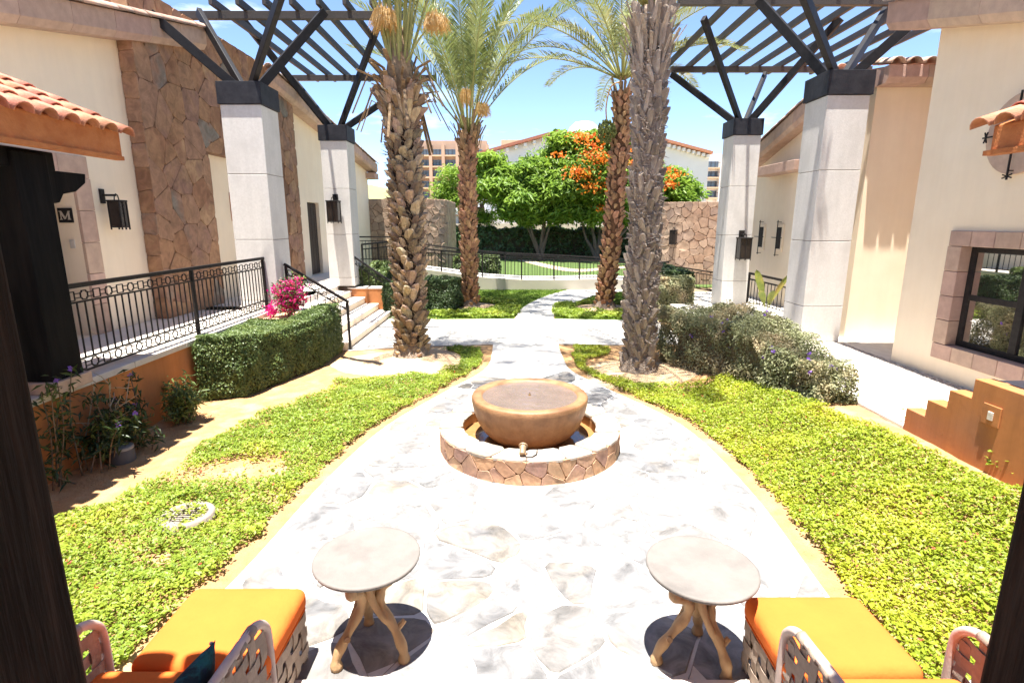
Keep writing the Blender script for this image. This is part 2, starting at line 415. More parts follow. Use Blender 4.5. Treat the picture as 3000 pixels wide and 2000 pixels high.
# ------------------------------------------------------------------ leaves
def leaf_cloud(name, C, N, S, material, parent=None, aspect=0.5, fold=0.22, seed=1, kind=None, droop=0.0):
    """one folded four-cornered leaf at each centre; N is the rough facing of the leaf"""
    rg = np.random.default_rng(seed); n = len(C)
    C = np.asarray(C, float); N = np.asarray(N, float); S = np.asarray(S, float).reshape(-1, 1)
    N = N / np.maximum(1e-6, np.linalg.norm(N, axis=1, keepdims=True))
    T = rg.normal(size=(n, 3)); T -= N * np.sum(T*N, axis=1, keepdims=True); T /= np.maximum(1e-6, np.linalg.norm(T, axis=1, keepdims=True))
    T[:, 2] -= droop; T /= np.maximum(1e-6, np.linalg.norm(T, axis=1, keepdims=True))
    B = np.cross(N, T)
    base = C - T*S*0.5; tip = C + T*S*0.5 - N*S*0.08
    mid = C - T*S*0.06
    l = mid + B*S*aspect*0.5 + N*S*fold*0.5; r = mid - B*S*aspect*0.5 + N*S*fold*0.5
    V = np.stack([base, r, tip, l], axis=1).reshape(-1, 3)
    i = np.arange(n)*4
    F = np.stack([i, i+1, i+2, i, i+2, i+3], axis=1).reshape(-1)
    me = bpy.data.meshes.new(name)
    me.vertices.add(n*4); me.vertices.foreach_set('co', V.astype(np.float32).ravel())
    me.loops.add(n*6); me.loops.foreach_set('vertex_index', F.astype(np.int32))
    me.polygons.add(n*2); me.polygons.foreach_set('loop_start', np.arange(0, n*6, 3, dtype=np.int32))
    me.polygons.foreach_set('loop_total', np.full(n*2, 3, dtype=np.int32))
    me.update(calc_edges=True)
    o = link(name, me, material, parent)
    if kind: o['kind'] = kind
    return o
def sheet(name, poly, z, material, n_up=None, zf=None):
    m = MB(); pts = [(p[0], p[1], (zf(p[0], p[1]) if zf else 0) + z) for p in poly]
    m.add(pts, [tuple(range(len(pts)))]); return m.build(name, material)

# ------------------------------------------------------------------ the ground
g = MB(); g.add([(-900, -300, -0.06), (900, -300, -0.06), (900, 1800, -0.06), (-900, 1800, -0.06)], [(0, 1, 2, 3)])
structure(g.build('ground', M['sand']))
g = MB(); nx, ny = 92, 132; x0, x1, y0, y1 = -4.75, 4.45, 1.0, 14.2
for j in range(ny + 1):
    for i in range(nx + 1):
        x = x0+(x1-x0)*i/nx; y = y0+(y1-y0)*j/ny
        g.v.append((x, y, gz(x, y) + 0.012*noise.noise((x*3, y*3, 1)) + 0.006*noise.noise((x*11, y*11, 5)) - 0.012))
for j in range(ny):
    for i in range(nx):
        a = j*(nx+1)+i; g.f.append((a, a+1, a+nx+2, a+nx+1))
structure(g.build('planting_soil', M['soil'], smooth=True))

court_L = [(-2.12, 2.2), (-1.9, 3.3), (-1.76, 4.84), (-1.5, 6.2), (-0.98, 7.5), (-0.5, 8.6), (-0.38, 9.4), (-0.38, 10.68)]
court_R = [(2.02, 2.2), (2.07, 3.1), (2.17, 4.57), (2.05, 6.18), (1.48, 7.52), (1.0, 8.6), (0.92, 9.4), (0.92, 10.68)]
SL = smooth_line(court_L); SR = smooth_line(court_R)
court = [(p.x, p.y) for p in SL] + [(p.x, p.y) for p in reversed(SR)]
cm = MB().prism(court, -0.03, 0.012); pav = structure(cm.build('court_paving', M['mortar']))
rng = random.Random(5)
FC = (0.19, 5.63)
def court_cells():
    out = []
    for p in cells(4.6, 8.2, 0.37, rng, jit=0.47, drop=0.2, sx=1.15, sy=0.9):
        p = [(a - 2.25, b + 2.4) for a, b in p]
        cx = sum(a for a, _ in p)/len(p); cy = sum(b for _, b in p)/len(p)
        if math.hypot(cx - FC[0], cy - FC[1]) < 1.05: continue
        if cy > 8.3 or not in_poly([cx], [cy], court)[0]: continue
        q = []
        for a, b in p:          # pull corners that fall outside back to the border
            k = 1.0
            while k > 0.15 and not in_poly([cx+(a-cx)*k], [cy+(b-cy)*k], court)[0]: k -= 0.06
            k -= 0.0 if k == 1.0 else 0.06
            q.append((cx+(a-cx)*k, cy+(b-cy)*k))
        if math.hypot(cx - FC[0], cy - FC[1]) > 1.15: out.append(q)
        else: out.append([(a, b) if math.hypot(a-FC[0], b-FC[1]) > 0.98 else (cx, cy) for a, b in q])
    return out
lay_stones(court_cells(), lambda a, b, h: (a, b, 0.008 + h), -0.002, 0.012, M['flag'], pav, rng, gap=0.013, rough=0.02, cham=0.008, name='flagstone', min_area=0.006, limit=299)

P = [(-3.12, 10.1), (-2.1, 10.45), (-0.38, 10.69), (0.92, 10.69), (2.4, 10.62), (3.6, 10.7), (3.6, 13.35), (2.4, 13.45), (1.05, 13.6), (0.02, 13.6), (-1.9, 13.5), (-3.12, 14.2)]
structure(MB().prism(P, -0.03, 0.010).build('crossing_path', M['concrete']))
pl = [atZ(*q) for q in [(1508, 935), (1535, 900), (1600, 868), (1690, 845), (1770, 838), (1900, 836)]]
pr = [atZ(*q) for q in [(1622, 935), (1632, 908), (1690, 884), (1760, 862), (1850, 853), (1960, 850)]]
fp = [(p.x, p.y) for p in smooth_line(pl)] + [(p.x, p.y) for p in reversed(smooth_line(pr))]
structure(MB().prism(fp, -0.03, 0.012).build('garden_path', M['concrete']))
# pebble strips set into the crossing on both sides of the walk
M['pebble'] = stone_mat('grey_pebble', [(0.30, 0.29, 0.28), (0.42, 0.40, 0.38), (0.36, 0.30, 0.26)], 12, 0.4)
for xs in (-0.52, 0.98):
    m = MB()
    for _ in range(330):
        x = xs + rng.uniform(-0.09, 0.09); y = rng.uniform(9.3 if xs > 0 else 9.3, 13.4); r = rng.uniform(0.012, 0.024)
        if y < 10.66: continue
        m.add([(x-r, y-r*.7, 0.012), (x+r, y-r*.6, 0.012), (x+r*.8, y+r*.8, 0.012), (x-r*.8, y+r*.7, 0.012), (x, y, 0.012+r*.45)], [(0,1,4),(1,2,4),(2,3,4),(3,0,4)])
    tag(m.build('pebble_strip', M['pebble']), kind='stuff')
# terrace slab under the photographer's porch
structure(MB().box(-6, -4, -0.05, 6, 2.43, 0.05).build('terrace', M['coping'], bevel=0.006))
M['farlawn'] = mat('far_lawn_green', (0.085, 0.13, 0.03), (0.06, 0.10, 0.022), 3, 0.95, 0.3, 30)
# lawns beyond the crossing
lawn_l = [(-3.2, 13.52), (-1.9, 13.53), (0.0, 13.63)] + [(p.x-0.03, p.y) for p in smooth_line(pl)] + [(3.9, 20.4), (-6.4, 20.4), (-6.4, 16.5), (-3.2, 16)]
lawn_r = [(1.1, 13.63), (2.4, 13.48), (3.6, 13.38), (4.3, 13.5), (4.3, 20.0), (6, 20.2)] + [(p.x+0.03, p.y) for p in reversed(smooth_line(pr))][:-1]
for pg in (lawn_l, lawn_r):
    structure(sheet('lawn', pg, -0.004, M['lawn']))
structure(MB().box(-40, 20.7, -0.05, 45, 42.5, -0.008).build('far_lawn', M['farlawn']))

# ground cover: one creeping mat on each side
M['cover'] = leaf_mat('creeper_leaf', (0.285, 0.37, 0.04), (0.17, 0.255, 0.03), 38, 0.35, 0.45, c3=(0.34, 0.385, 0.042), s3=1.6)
M['cover_r'] = leaf_mat('creeper_leaf_yellower', (0.335, 0.40, 0.032), (0.22, 0.29, 0.026), 38, 0.35, 0.45, c3=(0.39, 0.42, 0.032), s3=1.4)  # yellower, lighter leaf tone for the right-hand mat
M['cover_bed'] = mat('creeper_stems', (0.05, 0.07, 0.012), (0.09, 0.08, 0.025), 25, 0.95, 0.9, 80, dist=0.04)
def cover(name, poly, holes, dens, hgt, material, label, seed, size=(0.021, 0.036), bare=None, thinning=1.0):
    rg = np.random.default_rng(seed)
    xs = [p[0] for p in poly]; ys = [p[1] for p in poly]
    n = int(dens * (max(xs)-min(xs)) * (max(ys)-min(ys)))
    x = rg.uniform(min(xs), max(xs), n); y = rg.uniform(min(ys), max(ys), n)
    # wobble the outline so the edge is ragged
    jx = np.array([noise.noise((a*4, b*4, seed)) for a, b in zip(x, y)])
    ok = in_poly(x + 0.07*jx + rg.normal(0, 0.018, n), y - 0.07*jx + rg.normal(0, 0.018, n), poly)
    for (hx, hy, hr) in holes:
        ok &= np.hypot(x-hx, y-hy) + 0.12*jx > hr
    if bare is not None:
        ok &= ~(bare(x, y, jx) > rg.uniform(0, 1, n))
    thin = np.array([noise.noise((a*1.7, b*1.7, 20+seed)) + 0.6*noise.noise((a*5, b*5, 30+seed)) for a, b in zip(x, y)])
    ok &= rg.uniform(0, 1, n) < np.clip(1.15 + 1.3*thin*thinning, 0.25, 1.0)
    x, y, jx = x[ok], y[ok], jx[ok]
    hh = hgt*(0.8 + 0.9*np.array([noise.noise((a*2.3, b*2.3, 3+seed)) for a, b in zip(x, y)]) + 0.35*np.array([noise.noise((a*9, b*9, 7+seed)) for a, b in zip(x, y)]))
    u = rg.uniform(0, 1, len(x))**0.45
    z = np.array([gz(a, b) for a, b in zip(x, y)]) + np.maximum(0.015, hh)*u
    N = np.stack([rg.normal(0, 0.55, len(x)), rg.normal(0, 0.55, len(x)), np.full(len(x), 1.0)], 1)
    o = leaf_cloud(name, np.stack([x, y, z], 1), N, np.clip(rg.lognormal(math.log((size[0]+size[1])/2), 0.32, len(x)), size[0]*0.5, size[1]*1.7), material, aspect=0.62, seed=seed, kind='stuff')
    # dead leaves and runners among the green
    k = rg.permutation(len(x))[:int(len(x)*0.035)]
    d = leaf_cloud('dead_leaves', np.stack([x[k], y[k], z[k]+0.004], 1), N[k], rg.uniform(*size, len(k))*0.8, M['straw'], o, aspect=0.4, seed=seed+3, kind='stuff')
    return tag(o, label, 'ground cover')
G = lambda x, y: tuple(atG(x, y)[:2])
gl = [G(160, 1528), G(280, 1500), G(357, 1470), G(434, 1410), G(530, 1384), G(548, 1356), G(612, 1296), G(714, 1248), G(765, 1220), G(870, 1184), G(969, 1142), G(985, 1116),
      (-1.9, 8.28), (-1.2, 8.5), (-0.86, 9.0), (-0.9, 9.6), (-1.3, 10.1), (-1.0, 10.42), (-0.62, 10.2), (-0.52, 9.5)] + \
     [(p.x - 0.17, p.y) for p in reversed(SL) if p.y < 9.0] + [(-2.2, 2.0), (-3.6, 2.0), (-3.5, 3.2)]
drain_p = atG(548, 1515)
def bare_l(x, y, j):
    p = atG(725, 1375); q = atG(880, 1390); r = atG(560, 1405)
    a = 1.5*np.exp(-(((x-p.x)/0.46)**2 + ((y-p.y)/0.34)**2)*1.1) + 0.5*np.exp(-(((x-r.x)/0.4)**2 + ((y-r.y)/0.2)**2)) + 0.9*np.exp(-(((x-drain_p.x)/0.26)**2 + ((y-drain_p.y+0.0)/0.2)**2)**2)
    return np.clip(a*(1.0+0.9*j), 0, 0.97)
cover('ground_cover', gl, [], 8000, 0.08, M['cover'], 'low leafy green creeper with bare sandy patches beside the terracotta porch wall', 11, bare=bare_l)
gr = [(p.x + 0.17, p.y) for p in SR if p.y < 9.6] + [(1.2, 10.45), (1.9, 10.3), (1.75, 9.75), (1.35, 9.5), (1.2, 8.9), (1.45, 8.3), (1.95, 7.85), (2.5, 7.6)] + \
     [G(2140, 1105), G(2250, 1130), G(2350, 1172), G(2480, 1222), G(2600, 1272), G(2760, 1352), G(2880, 1402), G(2975, 1450), (3.75, 3.0), (3.7, 2.0), (2.25, 2.0)]
cover('ground_cover', gr, [], 8000, 0.08, M['cover_r'], 'sunlit yellow-green creeper carpet in front of the stepped terracotta wall', 12, thinning=0.35)
# small red flowers among the creeper
M['redflower'] = leaf_mat('small_red_flower', (0.5, 0.03, 0.03), (0.55, 0.12, 0.06), 30, 0.2)
for k, (pg, lab) in enumerate(((gl, 'tiny red flowers dotted in the creeper by the porch wall'), (gr, 'tiny red flowers dotted in the creeper by the stepped wall'))):
    rg = np.random.default_rng(90+k); C = []
    while len(C) < 60:
        x, y = rg.uniform(-4, 4), rg.uniform(2, 8.5)
        if in_poly([x], [y], pg)[0]: C.append((x, y, gz(x, y) + 0.085 + rg.uniform(0, 0.03)))
    C = np.array(C)
    C = np.repeat(C, 4, 0) + rg.normal(0, 0.006, (240, 3))
    o = leaf_cloud('creeper_flowers', C, rg.normal(0, .4, (240, 3)) + (0, 0, 1), np.full(240, 0.014), M['redflower'], seed=k, kind='stuff', aspect=0.9)
    tag(o, lab, 'flowers')
# leafy borders round the two far palms, and grass blades on the lawns
for k, (pp, lab) in enumerate((((-1.2, 15.6), 'ring of low green creeper round the palm with the yellow flower stalks'), ((2.6, 15.3), 'ring of low green creeper round the slim leaning palm'))):
    if k == 0: pg = [(-2.3, 14.2), (-1.7, 13.72), (-0.05, 13.72), (0.25, 14.6), (0.1, 16.6), (-1.2, 17.2), (-2.2, 16.6), (-2.5, 15.4)]
    else: pg = [(1.05, 14.6), (1.2, 13.75), (2.4, 13.6), (3.5, 13.5), (3.7, 14.8), (3.4, 16.2), (2.3, 16.6), (1.3, 15.9)]
    cover('creeper_ring', pg, [(pp[0], pp[1], 0.8)], 2600, 0.12, M['cover'], lab, 21+k, size=(0.04, 0.07))
    rs = MB().lathe([(0.0, 0.05), (0.5, 0.045), (0.85, 0.012), (1.0, -0.03)], (pp[0], pp[1], 0.0), 28)
    structure(rs.build('sand_ring', M['sand'], smooth=True))
rs = MB()
for (px_, py_), rr in ((PALMS[0], 1.15), (PALMS[3], 0.85)):
    rs = MB()
    for i in range(9):
        for k in range(40):
            t = 2*math.pi*k/40; r = rr*i/8*(1+0.12*math.sin(3*t+px_)); x = px_+r*math.cos(t)*1.1; y = py_+r*math.sin(t)
            rs.v.append((x, y, gz(x, y)+0.012+0.008*noise.noise((x*5, y*5, 2)) - (0.03 if i == 8 else 0)))
    for i in range(8):
        for k in range(40):
            rs.f.append((i*40+k, i*40+(k+1) % 40, (i+1)*40+(k+1) % 40, (i+1)*40+k))
    structure(rs.build('sand_ring', M['sand'], smooth=True))
M['grass'] = leaf_mat('grass_blade', (0.15, 0.25, 0.03), (0.10, 0.18, 0.02), 20, 0.3)
for k, pg in enumerate((lawn_l, lawn_r)):
    rg = np.random.default_rng(31+k); n = 60000
    x = rg.uniform(-6.4, 6, n); y = rg.uniform(13.3, 20.4, n); ok = in_poly(x, y, pg)
    for pp in PALMS[1:3]: ok &= np.hypot(x-pp[0], y-pp[1]) > 0.95
    x, y = x[ok], y[ok]; m = len(x)
    o = leaf_cloud('grass', np.stack([x, y, np.full(m, 0.022)], 1), np.stack([rg.normal(0, 1, m), rg.normal(0, 1, m), np.full(m, 0.5)], 1), rg.uniform(0.05, 0.08, m), M['grass'], aspect=0.25, seed=40+k, kind='stuff')
    tag(o, ('mown grass left of the winding garden path', 'mown grass between the garden path and the clipped hedge')[k].replace('left of', 'below the ramp wall beside'), 'grass')

# ------------------------------------------------------------------ architecture helpers
def wall_strips(m, a0, a1, topf, opens, fn, base, breaks=()):
    """fill a wall between a0 and a1 leaving rectangular openings; fn(a, z) -> (front point, back point)"""
    ys = sorted({a0, a1, *breaks, *[o[0] for o in opens], *[o[1] for o in opens]})
    for p, q in zip(ys[:-1], ys[1:]):
        mid = (p+q)/2; gaps = sorted([(o[2], o[3]) for o in opens if o[0] <= mid <= o[1]]); z = base; spans = []
        for lo, hi in gaps:
            if lo > z: spans.append(((z, z), (lo, lo)))
            z = hi
        spans.append(((z, z), (topf(p), topf(q))))
        for (b0, b1), (t0, t1) in spans:
            f0, k0 = fn(p, b0); f1, k1 = fn(q, b1); f2, k2 = fn(q, t1); f3, k3 = fn(p, t0)
            m.add([f0, f1, f2, f3, k0, k1, k2, k3], [(0,1,2,3),(4,7,6,5),(0,4,5,1),(1,5,6,2),(2,6,7,3),(3,7,4,0)])
def barrel_tile(length=0.42, r0=0.105, r1=0.085, th=0.014, seg=7):
    """half-round clay tile: wide end at x=0, narrow end at x=length, crown up"""
    m = MB(); ring = []
    for x, r in ((0, r0), (length, r1)):
        for rr in (r, r - th):
            for k in range(seg + 1):
                t = math.pi * k / seg; m.v.append((x, rr*math.cos(t), rr*math.sin(t)*0.85))
    n = seg + 1
    for k in range(seg):
        m.f += [(k, k+1, 2*n+k+1, 2*n+k), (n+k, 3*n+k, 3*n+k+1, n+k+1), (k, n+k, n+k+1, k+1), (2*n+k, 2*n+k+1, 3*n+k+1, 3*n+k)]
    m.f += [(0, 2*n, 3*n, n), (n-1, 2*n-1, 4*n-1, 3*n-1)]
    return m.mesh('roof_tile', True)
TILE = barrel_tile(); TILE.materials.append(M['tile'])
TILE_G = barrel_tile(0.44, 0.11, 0.10); TILE_G.materials.append(M['greytile'])
TILE_FAR = barrel_tile(0.44, 0.11, 0.09); TILE_FAR.materials.append(M['tile'])
def put_tile(me, p, axis, parent, up=Vector((0, 0, 1)), flip=False, rng=random.Random(3)):
    """axis: the direction from the wide (lower) end to the narrow (upper) end"""
    x = Vector(axis).normalized(); z = (up - x*up.dot(x)).normalized()
    if flip: z = -z
    y = z.cross(x)
    mw = Matrix((x, y, z)).transposed().to_4x4(); mw.translation = Vector(p)
    o = bpy.data.objects.new('roof_tile', me); col.objects.link(o); adopt(o, parent)
    o.matrix_basis = mw @ Matrix.Rotation(rng.uniform(-0.03, 0.03), 4, 'Z') @ Matrix.Rotation(rng.uniform(-0.04, 0.04), 4, 'X')
    return o

# ---- ornamental iron railing; everything is laid out in (s, t): s along the base line, t upright, so it also follows stairs
def railing(t_parent, A, B, h, posts=(0.0, 1.0), motif_step=0.2, balusters=0.11, bottom_motif=True, w=0.028, foot=0.0, end_drop=0.0):
    A = Vector(A); B = Vector(B); L = (B - A).length; UP = Vector((0, 0, 1))
    at = lambda s, t: A + (B - A) * (s / L) + UP * t
    def bar(name, s0, t0, s1, t1, ww, hh=None):
        return MB().bar(at(s0, t0), at(s1, t1), ww, hh or ww).build(name, M['iron'], t_parent)
    bar('handrail', -0.03, h, L + 0.03, h, 0.05, 0.045)
    for k, p in enumerate(posts):
        drop = -end_drop if p == 1.0 else -foot
        MB().bar(at(p*L, drop), at(p*L, h - 0.02), 0.042, 0.042).build('post', M['iron'], t_parent)
    bands = [(h - 0.17, h - 0.04)]
    if bottom_motif: bands.append((0.05, 0.18))
    for lo, hi in bands:
        bar('rail', 0, lo, L, lo, 0.018); 
        if hi < h - 0.1: bar('rail', 0, hi, L, hi, 0.018)
        n = max(1, round(L / motif_step)); st = L / n
        for k in range(n):
            s = (k + 0.5) * st; a = st*0.27; m = MB(); c0, c1 = lo + 0.02, hi - 0.02; mid = (c0+c1)/2
            if k % 2:   # plain open rectangle
                q = [(s-a, c0), (s+a, c0), (s+a, c1), (s-a, c1)]
                for i in range(4): m.bar(at(*q[i]), at(*q[(i+1) % 4]), 0.010, 0.010)
            else:       # clover with notched corners
                e = a*0.36; f = (c1-c0)*0.18
                q = [(s-a+e, c0), (s+a-e, c0), (s+a-e, c0+f), (s+a, c0+f), (s+a, c1-f), (s+a-e, c1-f), (s+a-e, c1), (s-a+e, c1), (s-a+e, c1-f), (s-a, c1-f), (s-a, c0+f), (s-a+e, c0+f)]
                for i in range(12): m.bar(at(*q[i]), at(*q[(i+1) % 12]), 0.011, 0.011)
            for tt in (mid - 0.022, mid + 0.022):
                m.bar(at(s+a, tt), at(s+st-a, tt), 0.009, 0.009) if k < n-1 else None
            m.build('motif', M['iron'], t_parent)
    b0 = 0.18 if bottom_motif else 0.03
    n = max(2, round(L / balusters))
    for k in range(1, n):
        MB().bar(at(L*k/n, b0), at(L*k/n, h-0.17), 0.013, 0.013).build('baluster', M['iron'], t_parent)

# ------------------------------------------------------------------ left wing: gabled stucco house with a raised porch
XW = -6.1
def top_l(y):
    return 4.6 + 0.215*(y-6.76) if y < 12.3 else 5.79 - 0.105*(y-12.3)
house = thing('stucco_house', 'cream stucco house with brown stone slab wall, pink stone eaves and a raised porch', 'house', (-6.1, 10, 0))
m = MB(); DOOR = (6.85, 7.86, 0.78, 3.0); DOOR2 = (16.75, 17.75, 0.78, 2.98)
wall_strips(m, 1.0, 24.0, lambda y: top_l(y)+0.12, [DOOR, DOOR2], lambda y, z: ((XW, y, z), (XW-0.5, y, z)), 0.0, (12.3,))
m.build('wall', M['stucco'], house)
m = MB(); m.box(-10, 23.5, 0, XW-0.502, 24.0, 4.5); m.build('wall', M['stucco'], house)
# door in its recess, stone surround, plaque with the letter
M['door'] = mat('dark_door_wood', (0.035, 0.02, 0.014), (0.02, 0.012, 0.009), 10, 0.5, 0.3, 30, stretch=(3, 3, 0.3))
d = MB().box(XW-0.56, DOOR[0]-0.1, 0.78, XW-0.505, DOOR[1]+0.1, 3.1).build('door', M['door'], house)
for k in range(3):
    MB().box(XW-0.503, DOOR[0]+0.12, 0.95+0.7*k, XW-0.485, DOOR[1]-0.12, 1.5+0.7*k).build('door_panel', M['door'], d, bevel=0.01)
M['brass'] = mat('brass', (0.6, 0.4, 0.15), rough=0.3, metallic=1.0, bump=0)
MB().tube([(XW-0.5, 7.72, 1.82), (XW-0.43, 7.72, 1.83), (XW-0.43, 7.62, 1.83)], 0.012, 8).build('handle', M['brass'], d, smooth=True)
sur = MB(); nb = 5
for k in range(nb):
    z0 = 0.78 + k*(2.22/nb); MB().box(XW-0.02, DOOR[1]+0.002, z0+0.003, XW+0.045, DOOR[1]+0.30, z0+2.22/nb-0.003).build('surround_block', M['canter'], house, bevel=0.008)
    MB().box(XW-0.02, DOOR[0]-0.30, z0+0.003, XW+0.045, DOOR[0]-0.002, z0+2.22/nb-0.003).build('surround_block', M['canter'], house, bevel=0.008)
for k in range(3):
    a = DOOR[0]-0.30 + k*(1.6/3); MB().box(XW-0.02, a+0.003, 3.003, XW+0.045, a+1.6/3-0.003, 3.30).build('surround_block', M['canter'], house, bevel=0.008)
pq = atY(194, 631, DOOR[1]); px0, pz0 = pq.x, pq.z
plq = thing('letter_plaque', 'black square plaque with a pale letter M in the doorway', 'sign', (px0, DOOR[1]-0.01, pz0-0.1))
MB().box(px0-0.1, DOOR[1]-0.022, pz0-0.1, px0+0.1, DOOR[1]-0.002, pz0+0.1).build('plate', M['iron'], plq, bevel=0.004)
M['letter'] = mat('pale_letter', (0.6, 0.52, 0.42), bump=0, rough=0.5)
lt = MB(); yy = DOOR[1]-0.026
for (a, b, c, d2, ww) in ((-0.055, -0.055, -0.055, 0.055, 0.012), (0.055, -0.055, 0.055, 0.055, 0.026), (-0.055, 0.055, 0.0, -0.05, 0.026), (0.0, -0.05, 0.055, 0.055, 0.012), (-0.075, -0.055, -0.035, -0.055, 0.01), (0.035, -0.055, 0.078, -0.055, 0.01), (-0.078, 0.055, -0.045, 0.055, 0.01), (0.05, 0.055, 0.078, 0.055, 0.01)):
    lt.bar((px0+a, yy, pz0+b), (px0+c, yy, pz0+d2), ww, 0.004, up=(0, 1, 0))
lt.build('letter_m', M['letter'], plq)
sw = atY(214, 715, DOOR[1]-0.002)
MB().box(sw.x-0.035, DOOR[1]-0.02, sw.z-0.06, sw.x+0.035, DOOR[1]-0.002, sw.z+0.06).build('light_switch', M['coping'], house, bevel=0.004)
# second door
d = MB().box(XW-0.2, DOOR2[0], 0.80, XW-0.12, DOOR2[1], DOOR2[3]).build('door', M['door'], house)
for k in range(4):
    y0 = DOOR2[0]+0.03+k*0.24; MB().box(XW-0.119, y0, 0.82, XW-0.09, y0+0.225, DOOR2[3]-0.03).build('plank', M['door'], d, bevel=0.006)
# stone slab wall rising through the roof, with an opening onto the cream wall
XS = -5.85; SY0, SY1, SZ = 9.22, 15.58, 6.02
slab = thing('stone_slab_wall', 'tall brown irregular stone slab wall standing against the cream house', 'wall', (XS, 12.4, 0.78))
m = MB(); OPEN = (11.1, 14.65, 0.78, 3.72)
wall_strips(m, SY0, SY1, lambda y: SZ, [OPEN], lambda y, z: ((XS-0.03, y, z), (XW-0.6 if z > 99 else XW+0.003, y, z)), 0.78)
m.build('core', M['cladbed'], slab)
MB().box(XW-0.6, SY0+0.3, 4.9, XW-0.01, SY1, SZ).build('core', M['cladbed'], slab)
rng = random.Random(8)
W, Hh = SY1-SY0, SZ-0.78
polys = []
for p in cells(W, Hh, 0.41, rng, jit=0.45, drop=0.1, sx=0.95, sy=1.05):
    a, b = OPEN[0]-SY0, OPEN[1]-SY0; c = OPEN[3]-0.78
    cx = sum(u for u, _ in p)/len(p); cy = sum(v for _, v in p)/len(p)
    if cy < c and a < cx < b: continue
    for (qx, qy, nx_, ny_) in ((a, 0, 1, 0), (b, 0, -1, 0)):
        if cy < c and ((nx_ > 0 and cx < a) or (nx_ < 0 and cx > b)): p = clip_half(p, qx, qy, nx_, ny_)
    if cy >= c and a < cx < b: p = clip_half(p, 0, c, 0, -1)
    if len(p) > 2: polys.append(p)
lay_stones(polys, lambda a, b, h: (XS-0.03+h, SY0+a, 0.78+b), 0.0, 0.022, M['clad'], slab, rng, gap=0.0026, rough=0.006, cham=0.004, limit=290)
polys = cells(0.25, Hh, 0.3, rng, jit=0.2, drop=0, sx=0.8, sy=1.2)
lay_stones(polys, lambda a, b, h: (XW+0.003+a, SY0-h, 0.78+b), 0.0, 0.022, M['clad'], slab, rng, gap=0.003, rough=0.004, cham=0.006)
polys = cells(W, 0.55, 0.4, rng, jit=0.4, drop=0.05)
# narrow slit window with its iron bracket inside the opening
for nm, yy0, zz0 in (('slit_window', 12.3, 2.72),):
    sl = thing('slit_window', 'narrow dark slit window with an iron cross bracket inside the stone wall opening', 'window', (XW, yy0, zz0-0.28))
    MB().box(XW, yy0-0.13, zz0-0.3, XW+0.03, yy0+0.13, zz0+0.3).build('frame', M['tile_bed'], sl, bevel=0.005)
    MB().box(XW+0.02, yy0-0.08, zz0-0.26, XW+0.034, yy0+0.08, zz0+0.26).build('pane', M['iron'], sl)
    m = MB(); m.bar((XW+0.09, yy0, zz0-0.38), (XW+0.09, yy0, zz0+0.38), 0.014, 0.014); m.bar((XW+0.09, yy0-0.25, zz0), (XW+0.09, yy0+0.2, zz0), 0.014, 0.014); m.bar((XW+0.034, yy0, zz0+0.3), (XW+0.09, yy0, zz0+0.3), 0.012, 0.012)
    m.build('iron_cross', M['iron'], sl)
# eaves: pink stone blocks under the rake, clay tiles along the edge, roof plane behind
def rake_eave(parent, xw, xo, pts, h=0.36, tile=TILE_G, blk=0.8, tiles=True):
    """pts: (y, z) of the underside of the eave; xw is the wall face, xo the outer face"""
    sgn = 1 if xo > xw else -1
    for (ya, za), (yb, zb) in zip(pts[:-1], pts[1:]):
        L = yb-ya; n = max(1, round(L/blk))
        for k in range(n):
            y0 = ya+L*k/n+0.002; y1 = ya+L*(k+1)/n-0.002; z0 = za+(zb-za)*k/n; z1 = za+(zb-za)*(k+1)/n
            q = [(xw-sgn*0.02, y0, z0), (xo-sgn*0.06, y0, z0), (xo, y0, z0+0.09), (xo, y0, z0+h), (xw-sgn*0.02, y0, z0+h)]
            MB().extrude(q, (0, y1-y0, z1-z0)).build('eave_block', M['canter'], parent, bevel=0.006)
        if tiles:
            n = max(1, round(L/0.36)); d = Vector((0, yb-ya, zb-za)); up = d if d.z > 0 else -d
            for k in range(n):
                t = (k+0.02)/n if d.z > 0 else (k+0.98)/n
                put_tile(tile, (xo-sgn*0.05, ya+L*t, za+(zb-za)*t+h-0.005+0.012), up, parent)
                put_tile(tile, (xo-sgn*0.27, ya+L*t, za+(zb-za)*t+h-0.005+0.03), up, parent)
        m = MB(); m.add([(xo-sgn*0.1, ya, za+h), (xo-sgn*0.1, yb, zb+h), (xo-sgn*7.0, yb, zb+h+0.05), (xo-sgn*7.0, ya, za+h+0.05),
                         (xo-sgn*0.1, ya, za+h-0.05), (xo-sgn*0.1, yb, zb+h-0.05), (xo-sgn*7.0, yb, zb+h), (xo-sgn*7.0, ya, za+h)], [(0,1,2,3),(4,7,6,5),(0,4,5,1),(1,5,6,2),(2,6,7,3),(3,7,4,0)])
        m.build('roof', M['tile'], parent)
rake_eave(house, XW, -5.72, [(2.0, top_l(2.0)), (11.2, top_l(11.2))])
rake_eave(house, XW, -5.72, [(14.05, top_l(14.05)), (24.3, top_l(24.3)-0.1)])
MB().box(-7.4, 23.7, 4.16, -5.71, 24.35, 4.40).build('eave_return', M['canter'], house, bevel=0.01)
